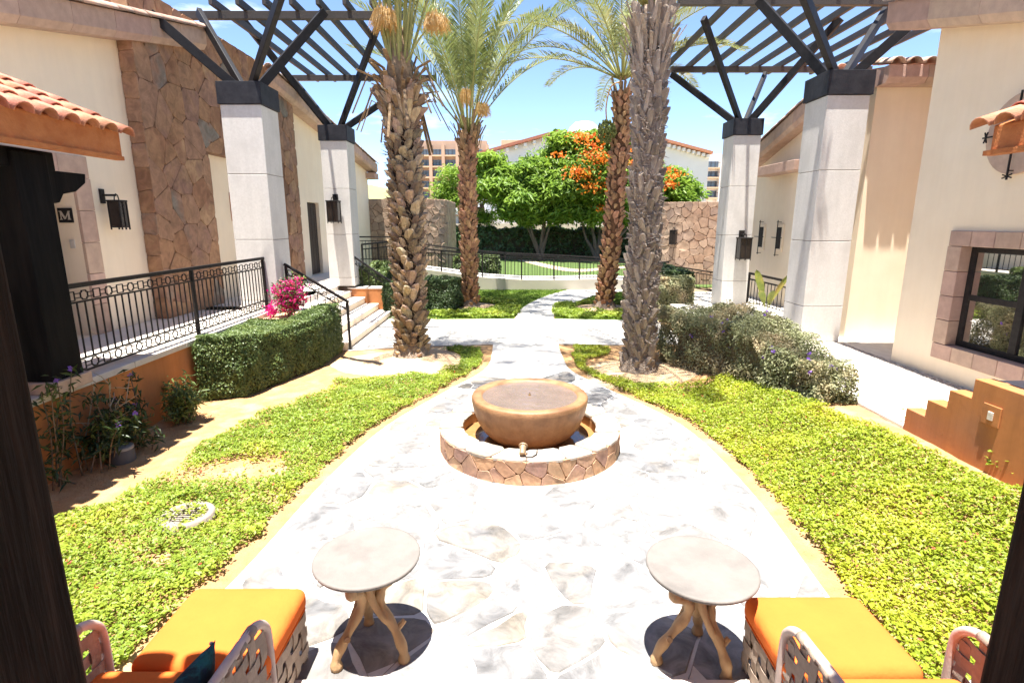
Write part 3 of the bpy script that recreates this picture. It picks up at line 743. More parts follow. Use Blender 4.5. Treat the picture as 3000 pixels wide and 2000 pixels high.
# porch: floor, retaining wall, coping
porch = thing('raised_porch', 'raised porch with pale tiled floor behind the terracotta retaining wall', 'porch', (-5.3, 8, 0))
for k in range(24):
    for j in range(3):
        MB().box(-6.1+0.52*j+0.003, 1.0+k*0.8+0.003, 0.70, -6.1+0.52*(j+1)-0.003, 1.0+(k+1)*0.8-0.003, 0.78+0.001*((k*7+j*3) % 3)).build('floor_tile', M['porchfloor'], porch)
MB().box(-6.1, 1.0, 0.0, -4.56, 20.2, 0.698).build('base', M['stucco'], porch)
tw = thing('retaining_wall', 'terracotta rendered retaining wall below the porch railing', 'wall', (-4.45, 6, 0))
MB().box(-4.55, 1.0, -0.1, -4.36, 10.14, 0.76).build('wall', M['terracotta'], tw)
for k in range(9):
    y0 = 1.0+k*1.015; MB().box(-4.60, y0+0.003, 0.762, -4.33, y0+1.012, 0.835).build('coping_stone', M['coping'], tw, bevel=0.008)
pw = thing('planter_ledge', 'terracotta planter ledge topped with pinkish soil beside the stairs', 'planter', (-3.95, 9.6, 0))
MB().box(-4.354, 9.0, -0.1, -3.62, 10.13, 0.74).build('wall', M['terracotta'], pw)
MB().box(-4.32, 9.04, 0.72, -3.66, 10.09, 0.765).build('soil', M['sand'], pw)
# railing along the porch edge
rl = thing('porch_railing', 'black iron railing with square and clover motifs along the porch edge', 'railing', (-4.46, 7.5, 0.835))
railing(rl, (-4.46, 5.22, 0.835), (-4.46, 9.84, 0.835), 0.93, posts=(0.0, 0.52, 1.0), motif_step=0.178)
rl = thing('porch_railing', 'short black iron railing section in front of the black timber porch post', 'railing', (-4.46, 4.3, 0.835))
railing(rl, (-4.46, 3.4, 0.835), (-4.46, 4.78, 0.835), 0.93, posts=(0.0, 1.0), motif_step=0.178)
# stairs up to the porch
st = thing('garden_stairs', 'wide pale stone stairs rising from the crossing path to the porch', 'stairs', (-3.6, 12.1, 0))
for k in range(4):
    xf = -3.12-0.345*k; z1 = 0.165*(k+1)
    MB().box(-4.9, 10.16+0.001*k, z1-0.165, xf-0.025, 14.12-0.001*k, z1-0.042).build('riser', M['stucco'], st)
    for j in range(3):
        MB().box(-4.9 if k == 3 else xf-0.42, 10.16+1.32*j+0.002, z1-0.04, xf, 10.16+1.32*(j+1)-0.002, z1).build('tread', M['porchfloor'], st, bevel=0.008)
MB().box(-6.1, 10.16, 0.66, -4.50, 14.12, 0.782).build('landing', M['porchfloor'], st)
rl = thing('stair_railing', 'black iron stair railing behind the bougainvillea', 'railing', (-3.1, 10.18, 0))
railing(rl, (-4.2, 10.2, 0.80), (-3.1, 10.2, 0.12), 0.82, posts=(0.0, 1.0), motif_step=0.16, balusters=0.16, bottom_motif=False, end_drop=0.12)
rl = thing('stair_railing', 'black iron stair railing beside the terracotta planter with green shrubs', 'railing', (-3.2, 14.2, 0))
a = atY(1016, 738, 14.2); b = atY(1140, 822, 14.2)
railing(rl, (a.x, 14.2, a.z-0.85), (b.x, 14.2, b.z-0.85), 0.85, posts=(0.0, 1.0), motif_step=0.16, balusters=0.2, bottom_motif=False)
pl2 = thing('planter_wall', 'low terracotta planter wall beside the far stair railing', 'planter', (-3.7, 15, 0))
MB().box(-4.2, 14.13, -0.05, -3.36, 14.16+2.6, 0.70).build('wall', M['terracotta'], pl2)
MB().box(-4.26, 14.12, 0.702, -3.33, 14.16+2.63, 0.74).build('coping_stone', M['coping'], pl2, bevel=0.006)

# ------------------------------------------------------------------ stone columns with branching steel struts
def column(label, x0, x1, yf, zb, ends, joints=(1.0, 2.09, 3.21)):
    yb = yf + (x1-x0); cx, cy = (x0+x1)/2, (yf+yb)/2
    t = thing('stone_column', label, 'column', (cx, cy, zb), 'stone columns carrying the steel pergolas')
    zs = [zb, *[j for j in joints if j > zb+0.15], 4.34]
    for a, b in zip(zs[:-1], zs[1:]):
        MB().box(x0, yf, a+0.004, x1, yb, b-0.004).build('block', M['column'], t, bevel=0.007)
    MB().box(x0+0.02, yf+0.02, zb, x1-0.02, yb-0.02, 4.35).build('core', M['cladbed'], t)
    MB().box(x0-0.03, yf-0.03, 4.342, x1+0.03, yb+0.03, 4.70).build('steel_cap', M['capplate'], t, bevel=0.006)
    for e in ends:
        e = Vector(e); d = (e - Vector((cx, cy, 4.6))); h = Vector((d.x, d.y, 0)).normalized()*0.14
        MB().bar(Vector((cx, cy, 4.64))+h, e, 0.085, 0.15).build('strut', M['steel'], t, bevel=0.006)
        MB().box(cx+h.x-0.07, cy+h.y-0.07, 4.70, cx+h.x+0.07, cy+h.y+0.07, 4.716).build('foot_plate', M['steel'], t)
    return t
def ext(apex, p, z):
    a = Vector(apex); p = Vector(p); return a + (p-a)*((z-a.z)/(p.z-a.z))
ap = (-4.6, 10.22, 4.7)
column('grey stone column on the porch where the straight railing ends', -4.94, -4.25, 9.88, 0.78,
       [atX(440, 40, -5.85), ext(ap, atY(572, 20, 11.5), 6.28), ext(ap, atY(812, 0, 8.95), 6.3), ext(ap, atY(962, 25, 11.5), 6.28)])
ap2 = (-4.36, 14.43, 4.7); e4 = atY(1215, 236, 16.3)
column('grey stone column with a lantern at the top of the stairs', -4.70, -4.05, 14.1, 0.78,
       [atY(700, 45, 13.1), atY(1115, 55, 13.1), e4, (2*ap2[0]-e4.x, e4.y, e4.z)])
ap3 = (5.27, 9.5, 4.7)
column('grey stone column rising behind the purple-flowered shrub hedge', 4.94, 5.61, 9.17, 0.39,
       [ext(ap3, atY(2221, 0, 10.9), 6.28), ext(ap3, atY(2369, 0, 8.3), 6.3), ext(ap3, atY(2575, 58, 10.9), 6.28), atX(2713, 33, 6.25)])
ap4 = (5.4, 13.55, 4.7); e4 = atY(1968, 218, 15.45)
column('grey stone column with a lantern behind the clipped hedge', 5.08, 5.71, 13.23, 0.1,
       [e4, ext(ap4, atY(2040, 0, 11.9), 6.4), ext(ap4, atY(2514, 0, 11.9), 6.4), (2*ap4[0]-e4.x, e4.y, e4.z)])
def pergola(label, beams, slats, y0, y1, z):
    t = thing('pergola', label, 'pergola', ((beams[0][0]+beams[0][1])/2, (y0+y1)/2, z-0.2), 'steel pergolas on the stone columns')
    for xa, xb, yy in beams:
        MB().box(xa, yy-0.05, z-0.08, xb, yy+0.05, z+0.06).build('beam', M['slat'], t, bevel=0.004)
    for xs in slats:
        MB().box(xs-0.035, y0, z+0.062, xs+0.035, y1, z+0.20).build('slat', M['slat'], t, bevel=0.004)
    return t
pergola('dark slatted steel pergola above the porch stairs, beside the cream house', [(-6.6, -2.1, 11.66), (-6.4, -2.1, 16.35)], [-5.63+0.5*k for k in range(7)], 11.3, 17.1, 6.3)
pergola('dark slatted steel pergola reaching over the house with the round window', [(3.0, 9.4, 10.96), (4.15, 9.4, 15.48)], [4.1+0.59*k for k in range(9)], 10.6, 16.3, 6.3)

# ------------------------------------------------------------------ porch roof with black timber post (left)
aw = thing('tiled_awning', 'clay tiled awning roof on a black timber post over the porch', 'awning', (-4.4, 4.5, 0.84))
tipz, tipx = 3.36, -3.98; slope = Vector((-1.0, 0, 0.40)).normalized()
for k in range(15):
    y = 5.98 - 0.245*k
    for j in range(4):
        p = Vector((tipx, y, tipz-0.085)) + slope*(0.34*j) + Vector((0, 0, 0.012*j))
        put_tile(TILE, p, slope, aw)
MB().extrude([(tipx-0.07, 2.2, 3.04), (tipx-0.07, 2.2, 3.31), (tipx-1.3, 2.2, 3.80), (tipx-1.3, 2.2, 3.45)], (0, 3.76, 0)).build('roof_bed', M['tile_bed'], aw, bevel=0.01)
MB().box(tipx-0.12, 2.2, 3.02, tipx-0.04, 5.94, 3.06).build('fascia_board', M['tile_bed'], aw)
a = atX(149, 1098, -4.24); b = atX(227, 1063, -4.24)
py0, py1 = a.y+0.02, b.y+0.06
MB().box(-4.56, py0, 0.86, -4.24, py1, 3.0).build('post', M['blackwood'], aw, bevel=0.012)
MB().box(-4.60, py0-0.05, 0.836, -4.20, py1+0.05, 0.95).build('post_base', M['canter'], aw, bevel=0.008)
MB().box(-4.52, 2.2, 2.86, -4.28, 5.35, 3.03).build('beam', M['blackwood'], aw, bevel=0.012)
q = [(-4.50, py1-0.02, 2.55), (-4.50, py1+0.14, 2.58), (-4.50, py1+0.2, 2.66), (-4.50, py1+0.36, 2.69), (-4.50, py1+0.5, 2.78), (-4.50, py1+0.52, 2.87), (-4.50, py1-0.02, 2.87)]
MB().extrude(q, (0.2, 0, 0)).build('corbel', M['blackwood'], aw, bevel=0.008)
# ------------------------------------------------------------------ the porch the photographer stands on: two timber posts and the roof that shades them
pr_ = thing('porch_roof', 'tiled porch roof carried by two dark brown timber posts', 'roof', (0, 0.5, 0.05))
MB().box(-1.62, 1.08, 0.05, -1.285, 1.40, 3.45).build('post', M['brownwood'], pr_, bevel=0.012)
MB().box(1.415, 1.08, 0.05, 1.76, 1.40, 3.45).build('post', M['brownwood'], pr_, bevel=0.012)
MB().box(-4.2, 1.1, 3.45, 4.2, 1.38, 3.7).build('beam', M['brownwood'], pr_, bevel=0.012)
MB().extrude([(-4.2, 1.60, 3.55), (-4.2, 1.60, 3.63), (-4.2, -3.0, 4.6), (-4.2, -3.0, 4.4)], (5.2, 0, 0)).build('roof_bed', M['tile_bed'], pr_)
MB().extrude([(1.0, 1.32, 3.6), (1.0, 1.32, 3.68), (1.0, -3.0, 4.6), (1.0, -3.0, 4.4)], (3.2, 0, 0)).build('roof_bed', M['tile_bed'], pr_)
sl_ = Vector((0, -1, 0.21)).normalized()
for k in range(34):
    x = -4.1+0.25*k; ye = 1.71 if x < 1.0 else 1.42
    put_tile(TILE, Vector((x, ye, 3.59+(1.83-ye)*0.21)), sl_, pr_); put_tile(TILE, Vector((x, ye, 3.60+(1.83-ye)*0.21))+sl_*0.34, sl_, pr_)
MB().box(-7, -4.2, 0.05, 7, -4.0, 4.4).build('back_wall', M['stucco'], pr_)

# ------------------------------------------------------------------ right house
XR = 5.65
hr = thing('stucco_house', 'cream stucco house with a stone framed black window and a round window', 'house', (5.9, 6, 0.39))
top_r = lambda y: 4.85+0.25*(y-7.85)
WIN = (4.3, 6.92, 0.84, 2.10)
m = MB(); wall_strips(m, 1.0, 7.9, lambda y: top_r(y)+0.12, [(WIN[0]-0.1, WIN[1]+0.1, WIN[2]-0.1, WIN[3]+0.1)], lambda y, z: ((XR, y, z), (XR+0.4, y, z)), 0.0)
m.build('wall', M['stucco'], hr)
MB().box(XR+0.01, 7.5, 0, 9.5, 7.898, 4.7).build('wall', M['stucco'], hr)
MB().box(5.9, 9.5, 0.0, 10.5, 9.9, 4.62).build('wall', M['stucco'], hr)
MB().box(6.6, 9.91, 0.0, 6.95, 16.3, 3.3).build('wall', M['stucco'], hr)
m = MB(); wall_strips(m, 11.4, 16.3, lambda y: 5.35-0.285*(y-9.9), [], lambda y, z: ((6.6, y, z), (6.95, y, z)), 3.301); m.build('wall', M['stucco'], hr)
rake_eave(hr, XR, 5.25, [(1.0, 5.02+0.268*(1.0-8.43)), (8.45, 5.03)])
rake_eave(hr, 6.6, 6.28, [(11.4, 5.33-0.285*1.5), (16.2, 5.33-0.285*6.3)], tiles=True)
MB().box(6.2, 12.55, 3.52, 6.62, 14.6, 3.74).build('eave_return', M['canter'], hr, bevel=0.01)
for k in range(7):   # eave over the recess
    x0 = 5.85+0.62*k; MB().extrude([(x0+0.003, 9.52, 4.52), (x0+0.003, 9.23, 4.52), (x0+0.003, 9.17, 4.60), (x0+0.003, 9.17, 4.78), (x0+0.003, 9.52, 4.78)], (0.614, 0, 0)).build('eave_block', M['canter'], hr, bevel=0.006)
for k in range(16):
    for j in range(2):
        put_tile(TILE_G, (5.95+0.26*k, 9.12+0.36*j, 4.79+0.075*j), (0, 1, 0.19), hr)
MB().add([(5.9, 9.3, 4.785), (10, 9.3, 4.785), (10, 11.4, 5.1), (5.9, 11.4, 5.1)], [(0, 1, 2, 3)]).build('roof', M['tile'], hr)
# window: stone surround, black frame, reflecting panes
M['pane'] = bpy.data.materials.new('coated_pane'); n, l, b_ = nodes_of(M['pane'])
gl_ = n.new('ShaderNodeBsdfGlossy'); gl_.inputs['Roughness'].default_value = 0.012; gl_.inputs['Color'].default_value = (0.9, 0.88, 0.84, 1)
df = n.new('ShaderNodeBsdfDiffuse'); df.inputs['Color'].default_value = (0.03, 0.03, 0.028, 1)
fr_ = n.new('ShaderNodeFresnel'); fr_.inputs['IOR'].default_value = 2.1
mx_ = n.new('ShaderNodeMath'); mx_.operation = 'MULTIPLY_ADD'; mx_.inputs[1].default_value = 0.7; mx_.inputs[2].default_value = 0.55; mx_.use_clamp = True
ms_ = n.new('ShaderNodeMixShader'); l.new(fr_.outputs[0], mx_.inputs[0]); l.new(mx_.outputs[0], ms_.inputs['Fac']); l.new(df.outputs[0], ms_.inputs[1]); l.new(gl_.outputs[0], ms_.inputs[2]); l.new(ms_.outputs[0], n['Material Output'].inputs['Surface'])
win = thing('framed_window', 'black framed window with reflecting panes in a pink stone surround', 'window', (XR, 5.6, WIN[2]))
y0, y1, z0, z1 = WIN
for k in range(4):
    a = z0+(z1-z0)*k/4; MB().box(XR-0.035, y1, a+0.003, XR+0.2, y1+0.22, a+(z1-z0)/4-0.003).build('surround_block', M['canter'], win, bevel=0.008)
for k in range(9):
    a = y0-0.2+0.337*k
    MB().box(XR-0.035, a+0.003, z1+0.003, XR+0.2, min(a+0.334, y1+0.22), z1+0.19).build('surround_block', M['canter'], win, bevel=0.008)
    MB().box(XR-0.035, a+0.003, z0-0.2, XR+0.2, min(a+0.334, y1+0.22), z0-0.003).build('surround_block', M['canter'], win, bevel=0.008)
xf = XR+0.1
fr = MB(); fr.box(xf, y1-0.07, z0, xf+0.06, y1, z1); fr.box(xf, y0, z0, xf+0.06, y1-0.071, z0+0.07); fr.box(xf, y0, z1-0.07, xf+0.06, y1-0.071, z1)
fr.build('frame', M['iron'], win, bevel=0.006)
for yy in (6.12, 5.28): MB().box(xf-0.005, yy-0.05, z0+0.071, xf+0.055, yy+0.05, z1-0.071).build('mullion', M['iron'], win, bevel=0.006)
for a, b in ((6.171, y1-0.071), (5.331, 6.069), (y0, 5.229)):
    MB().box(xf+0.002, a, (z0+z1)/2-0.035, xf+0.05, b, (z0+z1)/2+0.035).build('transom', M['iron'], win, bevel=0.005)
    for c, d in ((z0+0.071, (z0+z1)/2-0.036), ((z0+z1)/2+0.036, z1-0.071)):
        MB().box(xf+0.02, a, c, xf+0.03, b, d).build('pane', M['pane'], win)
MB().box(xf+0.12, y0, z0, xf+0.14, y1, z1).build('blind', M['coping'], win)
# round window with iron cross
rw = thing('round_window', 'round stone window with an iron cross bracket on the right house', 'window', (XR, 6.38, 3.0))
ring = MB()
for (ri, ro, xa, xb, mt, nm) in ((0.2, 0.44, XR-0.04, XR+0.02, M['canter'], 'stone_ring'), (0.0, 0.2, XR-0.012, XR-0.002, M['pane'], 'pane'), (0.17, 0.205, XR-0.05, XR-0.03, M['iron'], 'rim')):
    m = MB(); ns = 36
    for k in range(ns):
        t = 2*math.pi*k/ns
        for (r, x) in ((ri, xa), (ro, xa), (ro, xb), (ri, xb)): m.v.append((x, 6.38+r*math.cos(t), 3.36+r*math.sin(t)))
    for k in range(ns):
        k2 = (k+1) % ns
        for i in range(4): m.f.append((k*4+i, k2*4+i, k2*4+(i+1) % 4, k*4+(i+1) % 4))
    m.build(nm, mt, rw)
m = MB(); m.bar((XR-0.1, 6.38, 2.86), (XR-0.1, 6.38, 3.8), 0.016, 0.016); m.bar((XR-0.1, 5.9, 3.36), (XR-0.1, 6.8, 3.36), 0.016, 0.016)
for t in (-0.06, 0.06): m.bar((XR-0.1, 6.38-t, 2.9-0.02), (XR-0.1, 6.38+t, 2.9+0.02), 0.012, 0.012); m.bar((XR-0.1, 6.74, 3.36-t), (XR-0.1, 6.78, 3.36+t), 0.012, 0.012)
m.bar((XR-0.1, 6.38, 2.96), (XR, 6.38, 2.96), 0.012, 0.012); m.build('iron_cross', M['iron'], rw)
# small tiled awning in front of the round window
aw2 = thing('tiled_awning', 'clay tiled awning end with orange render above the stepped terracotta wall', 'awning', (4.3, 4, 1.09))
slope = Vector((1.0, 0, 0.36)).normalized()
for k in range(11):
    y = 4.93-0.245*k
    for j in range(3):
        put_tile(TILE, Vector((3.98, y, 3.18))+slope*(0.34*j)+Vector((0, 0, 0.012*j)), slope, aw2)
MB().extrude([(4.06, 2.2, 2.98), (4.06, 2.2, 3.19), (5.2, 2.2, 3.62), (5.2, 2.2, 3.36)], (0, 2.68, 0)).build('roof_bed', M['tile_bed'], aw2, bevel=0.01)
MB().box(4.02, 2.2, 2.95, 4.12, 4.9, 2.99).build('fascia_board', M['tile_bed'], aw2)
MB().box(4.25, 2.2, 2.8, 4.5, 4.45, 2.96).build('beam', M['blackwood'], aw2)
MB().box(4.25, 3.5, 1.08, 4.55, 3.8, 2.8).build('post', M['blackwood'], aw2, bevel=0.01)
# slit windows on the far wall
for yy, lab in ((14.66, 'narrow slit window with iron bracket on the right house, beside the far column'), (13.68, 'narrow slit window with iron bracket on the right house, nearer the round window')):
    zz = 2.02; x_ = 6.6
    sl = thing('slit_window', lab, 'window', (x_, yy, zz-0.3), 'slit windows on the right house')
    MB().box(x_-0.03, yy-0.17, zz-0.34, x_+0.02, yy+0.17, zz+0.32).build('frame', M['stucco'], sl, bevel=0.01)
    MB().box(x_-0.034, yy-0.1, zz-0.27, x_-0.02, yy+0.1, zz+0.25).build('pane', M['iron'], sl)
    m = MB(); m.bar((x_-0.09, yy, zz-0.45), (x_-0.09, yy, zz+0.42), 0.016, 0.016); m.bar((x_-0.09, yy-0.26, zz), (x_-0.09, yy+0.26, zz), 0.016, 0.016)
    for q in (-0.42, 0.38): m.bar((x_-0.09, yy-0.05, zz+q), (x_-0.09, yy+0.05, zz+q), 0.014, 0.014); m.bar((x_-0.09, yy, zz+q), (x_, yy, zz+q), 0.012, 0.012)
    m.build('iron_cross', M['iron'], sl)
# walkway and stepped wall
wk = structure(MB().box(3.97, 5.24, -0.1, 9.5, 9.52, 0.385).build('walkway', M['mortar'], bevel=0.01))
structure(MB().box(3.97, 9.521, -0.1, 6.62, 16.0, 0.383).build('walkway', M['mortar']))
M['paver'] = mat('pale_paver', (0.66, 0.60, 0.53), (0.58, 0.52, 0.46), 5, 0.8, 0.2, 50, rnd=0.06)
for j in range(9):
    for i in range(3):
        x0 = 4.12+0.42*i; y0_ = 5.28+0.47*j
        MB().box(x0+0.003, y0_+0.003, 0.38, x0+0.417, y0_+0.467, 0.392).build('paver', M['paver'], wk)
m = MB(); rng = random.Random(4)
for _ in range(900):
    x = rng.uniform(5.42, 5.62); y = rng.uniform(5.3, 9.0); r = rng.uniform(0.012, 0.024)
    m.add([(x-r, y-r*.7, .386), (x+r, y-r*.6, .386), (x+r*.8, y+r*.8, .386), (x-r*.8, y+r*.7, .386), (x, y, .386+r*.5)], [(0,1,4),(1,2,4),(2,3,4),(3,0,4)])
tag(m.build('pebble_strip', M['pebble']), kind='stuff')
prof = [(5.23, -0.1), (5.23, 0.575), (4.98, 0.575), (4.98, 0.745), (4.745, 0.745), (4.745, 0.915), (4.505, 0.915), (4.505, 1.09), (2.45, 1.09), (2.45, -0.1)]
sw_ = thing('stepped_wall', 'stepped terracotta wall descending beside the walkway steps', 'wall', (4.06, 4, 0))
MB().extrude([(3.97, y, z) for y, z in prof], (0.16, 0, 0)).build('wall', M['terracotta'], sw_, bevel=0.006)
ws = thing('walkway_steps', 'pale steps behind the stepped terracotta wall', 'stairs', (4.9, 4.8, 0.39))
for k, (ya, yb, zt) in enumerate(((5.225, 4.985, 0.56), (4.985, 4.745, 0.73), (4.745, 4.505, 0.90), (4.505, 2.45, 1.075))):
    MB().box(4.132, yb, 0.0, 5.648, ya-0.002, zt).build('step', M['paver'], ws, bevel=0.008)
o = atX(2906, 1216, 3.968)
ob = thing('wall_outlet', 'small terracotta outlet box with a pale socket on the stepped wall', 'outlet', (3.96, o.y, o.z))
MB().box(3.955, o.y-0.085, o.z-0.085, 3.969, o.y+0.085, o.z+0.085).build('plate', M['terracotta'], ob, bevel=0.004)
MB().box(3.945, o.y-0.03, o.z-0.04, 3.956, o.y+0.02, o.z+0.03).build('socket', M['coping'], ob, bevel=0.003)

# ------------------------------------------------------------------ lanterns
M['lampglass'] = mat('smoky_lantern_glass', (0.035, 0.027, 0.023), (0.02, 0.016, 0.014), 6, 0.15, 0.05, 20, spec=0.4)
def lantern(label, base, out, w=0.26, h=0.46, reach=0.22):
    """base: wall point of the bracket; out: direction away from the wall"""
    base = Vector(base); out = Vector(out).normalized(); side = Vector((-out.y, out.x, 0)); up = Vector((0, 0, 1))
    t = thing('wall_lantern', label, 'lantern', tuple(base), 'black iron wall lanterns')
    def bx(name, c, a, b, z0, z1, mt, par=t, bv=0.004):
        q = [c+side*sa*a+out*sb*b+up*z0 for sa, sb in ((-1, -1), (1, -1), (1, 1), (-1, 1))]
        return MB().extrude(q, up*(z1-z0)).build(name, mt, par, bevel=bv)
    bx('back_plate', base+out*0.015, w*0.22, 0.015, -0.12, 0.09, M['iron'])
    MB().bar(base+out*0.02, base+out*reach, 0.03, 0.03).build('arm', M['iron'], t)
    c = base+out*reach
    MB().tube([c+side*(-0.05)-up*0.07, c+side*(-0.035)+up*0.0, c+up*0.02, c+side*0.035+up*0.0, c+side*0.05-up*0.07], 0.008, 6).build('hanging_loop', M['iron'], t)
    z1 = -0.07; z0 = z1-h; a = w/2
    bx('cap', c, a, a, z1-0.025, z1, M['iron'])
    bx('tray', c, a*0.92, a*0.92, z0, z0+0.02, M['iron'])
    g_ = bx('glass_body', c, a*0.84, a*0.84, z0+0.021, z1-0.026, M['lampglass'])
    for sa in (-1, 0, 1):
        for sb in (-1, 0, 1):
            if sa == 0 and sb == 0 or (sa == 0 and sb < 0) or (sb == 0): continue
            p = c+side*sa*a*0.86+out*sb*a*0.86
            MB().bar(p+up*(z0-0.03), p+up*(z1-0.02), 0.016, 0.016).build('cage_bar', M['iron'], t)
    return t
b = atX(296, 572, XW)
lantern('black iron lantern on the cream wall beside the lettered doorway', b, (1, 0, 0), w=0.19, h=0.40)
b = atY(983, 580, 14.1)
lantern('black iron lantern on the column at the top of the stairs', b, (0, -1, 0), w=0.30, h=0.52, reach=0.2)
b = atY(2172, 686, 13.23)
lantern('black iron lantern on the column behind the clipped hedge', b, (0, -1, 0), w=0.29, h=0.50, reach=0.2)

# ------------------------------------------------------------------ fountain
rng = random.Random(21)
M['bowl'] = mat('rust_glazed_concrete', (0.37, 0.20, 0.095), (0.28, 0.14, 0.063), 9, 0.5, 0.25, 60, c3=(0.18, 0.09, 0.042), s3=3.0, spec=0.4, streak=0.3)
def water_mat(name, c, bump, sc):
    m = mat(name, c, tuple(v*0.8 for v in c), 6, 0.03, bump, sc, spec=1.0, dist=0.01); return m
M['water_bowl'] = water_mat('bowl_water', (0.18, 0.13, 0.10), 1.0, 48)
M['water_basin'] = water_mat('basin_water', (0.34, 0.19, 0.075), 0.12, 14)
M['basin'] = mat('basin_plaster', (0.46, 0.24, 0.10), (0.38, 0.18, 0.07), 6, 0.8, 0.2, 30)
fx, fy = FC; RO, RI, RZ = 0.955, 0.73, 0.235
ft = thing('fountain', 'round rust-brown bowl fountain in a low stone-clad basin', 'fountain', (fx, fy, 0))
bs = MB().lathe([(RI, 0.0), (RI, RZ), (RO, RZ), (RO, 0.0)], (fx, fy, 0.0), 72, closed=True).build('basin_ring', M['basin'], ft)
lay_stones(cells(2*math.pi*RO, RZ+0.01, 0.19, rng, jit=0.4, drop=0.05, sx=0.9, sy=0.7), lambda a, b, h: (fx+(RO+h)*math.cos(a/RO), fy+(RO+h)*math.sin(a/RO), 0.006+b), 0.0, 0.022, M['ringstone'], bs, rng, gap=0.0016, rough=0.004, cham=0.004, name='ring_stone', min_area=0.0006)
RM = (RO+RI)/2; CW = RO-RI+0.04
cp = cells(2*math.pi*RM, CW, 0.26, rng, jit=0.33, drop=0.0, sx=1.1, sy=1.0)
lay_stones(cp, lambda a, b, h: (fx+(RI-0.015+b)*math.cos(a/RM), fy+(RI-0.015+b)*math.sin(a/RM), RZ+h), 0.0, 0.03, M['ringcap'], bs, rng, gap=0.0035, rough=0.005, cham=0.006, name='cap_stone', min_area=0.0006)
MB().lathe([(0.0, 0.05), (RI+0.005, 0.05)], (fx, fy, 0), 48).build('basin_floor', M['basin'], ft)
MB().lathe([(0.0, 0.118), (RI+0.005, 0.118)], (fx, fy, 0), 64).build('basin_water', M['water_basin'], ft)
prof = [(0.0, 0.05), (0.27, 0.055), (0.33, 0.075), (0.42, 0.13), (0.50, 0.21), (0.56, 0.31), (0.60, 0.42), (0.622, 0.53), (0.622, 0.575), (0.61, 0.592), (0.535, 0.594), (0.515, 0.585), (0.50, 0.56), (0.44, 0.50), (0.0, 0.47)]
bw = MB().lathe(prof, (fx, fy, 0), 72).build('bowl', M['bowl'], ft, smooth=True)
wm = MB()
for i in range(41):
    for k in range(72):
        r = 0.513*i/40; t = 2*math.pi*k/72
        z = 0.574 + 0.0035*math.sin(r*150)*math.exp(-r*3.0) + 0.0018*noise.noise((r*30*math.cos(t), r*30*math.sin(t), 0))*(0.4+r*3)
        wm.v.append((fx+r*math.cos(t), fy+r*math.sin(t), z))
for i in range(40):
    for k in range(72): wm.f.append((i*72+k, i*72+(k+1) % 72, (i+1)*72+(k+1) % 72, (i+1)*72+k))
wm.build('bowl_water', M['water_bowl'], ft, smooth=True)
MB().tube([(fx, fy, 0.47), (fx, fy, 0.585)], 0.014, 10).build('nozzle', M['brass'], ft)
jet = MB().tube([(fx, fy, 0.585), (fx, fy, 0.60), (fx+0.002, fy, 0.612)], [0.007, 0.009, 0.004], 8).build('water_jet', M['water_bowl'], ft, smooth=True)
lp = thing('fountain_spotlight', 'small brass spotlight with its cable on the fountain rim', 'spotlight', (0.12, 4.79, 0.265))
M['lampbrass'] = mat('dull_bronze', (0.36, 0.25, 0.15), (0.25, 0.17, 0.10), 20, 0.5, 0.2, 60, metallic=0.3)
c0 = Vector((0.10, 4.77, 0.32)); dr = Vector((0.1, 0.75, 0.42)).normalized()
MB().tube([c0-dr*0.05, c0, c0+dr*0.04, c0+dr*0.042, c0+dr*0.055], [0.026, 0.03, 0.032, 0.042, 0.042], 16).build('lamp_body', M['lampbrass'], lp, smooth=False)
MB().tube([(0.10, 4.76, 0.263), (0.10, 4.765, 0.30)], 0.012, 8).build('swivel', M['lampbrass'], lp)
MB().tube([(0.10, 4.745, 0.30), (0.13, 4.72, 0.272), (0.19, 4.73, 0.27), (0.23, 4.78, 0.272), (0.24, 4.86, 0.285)], 0.006, 6).build('cable', M['iron'], lp)

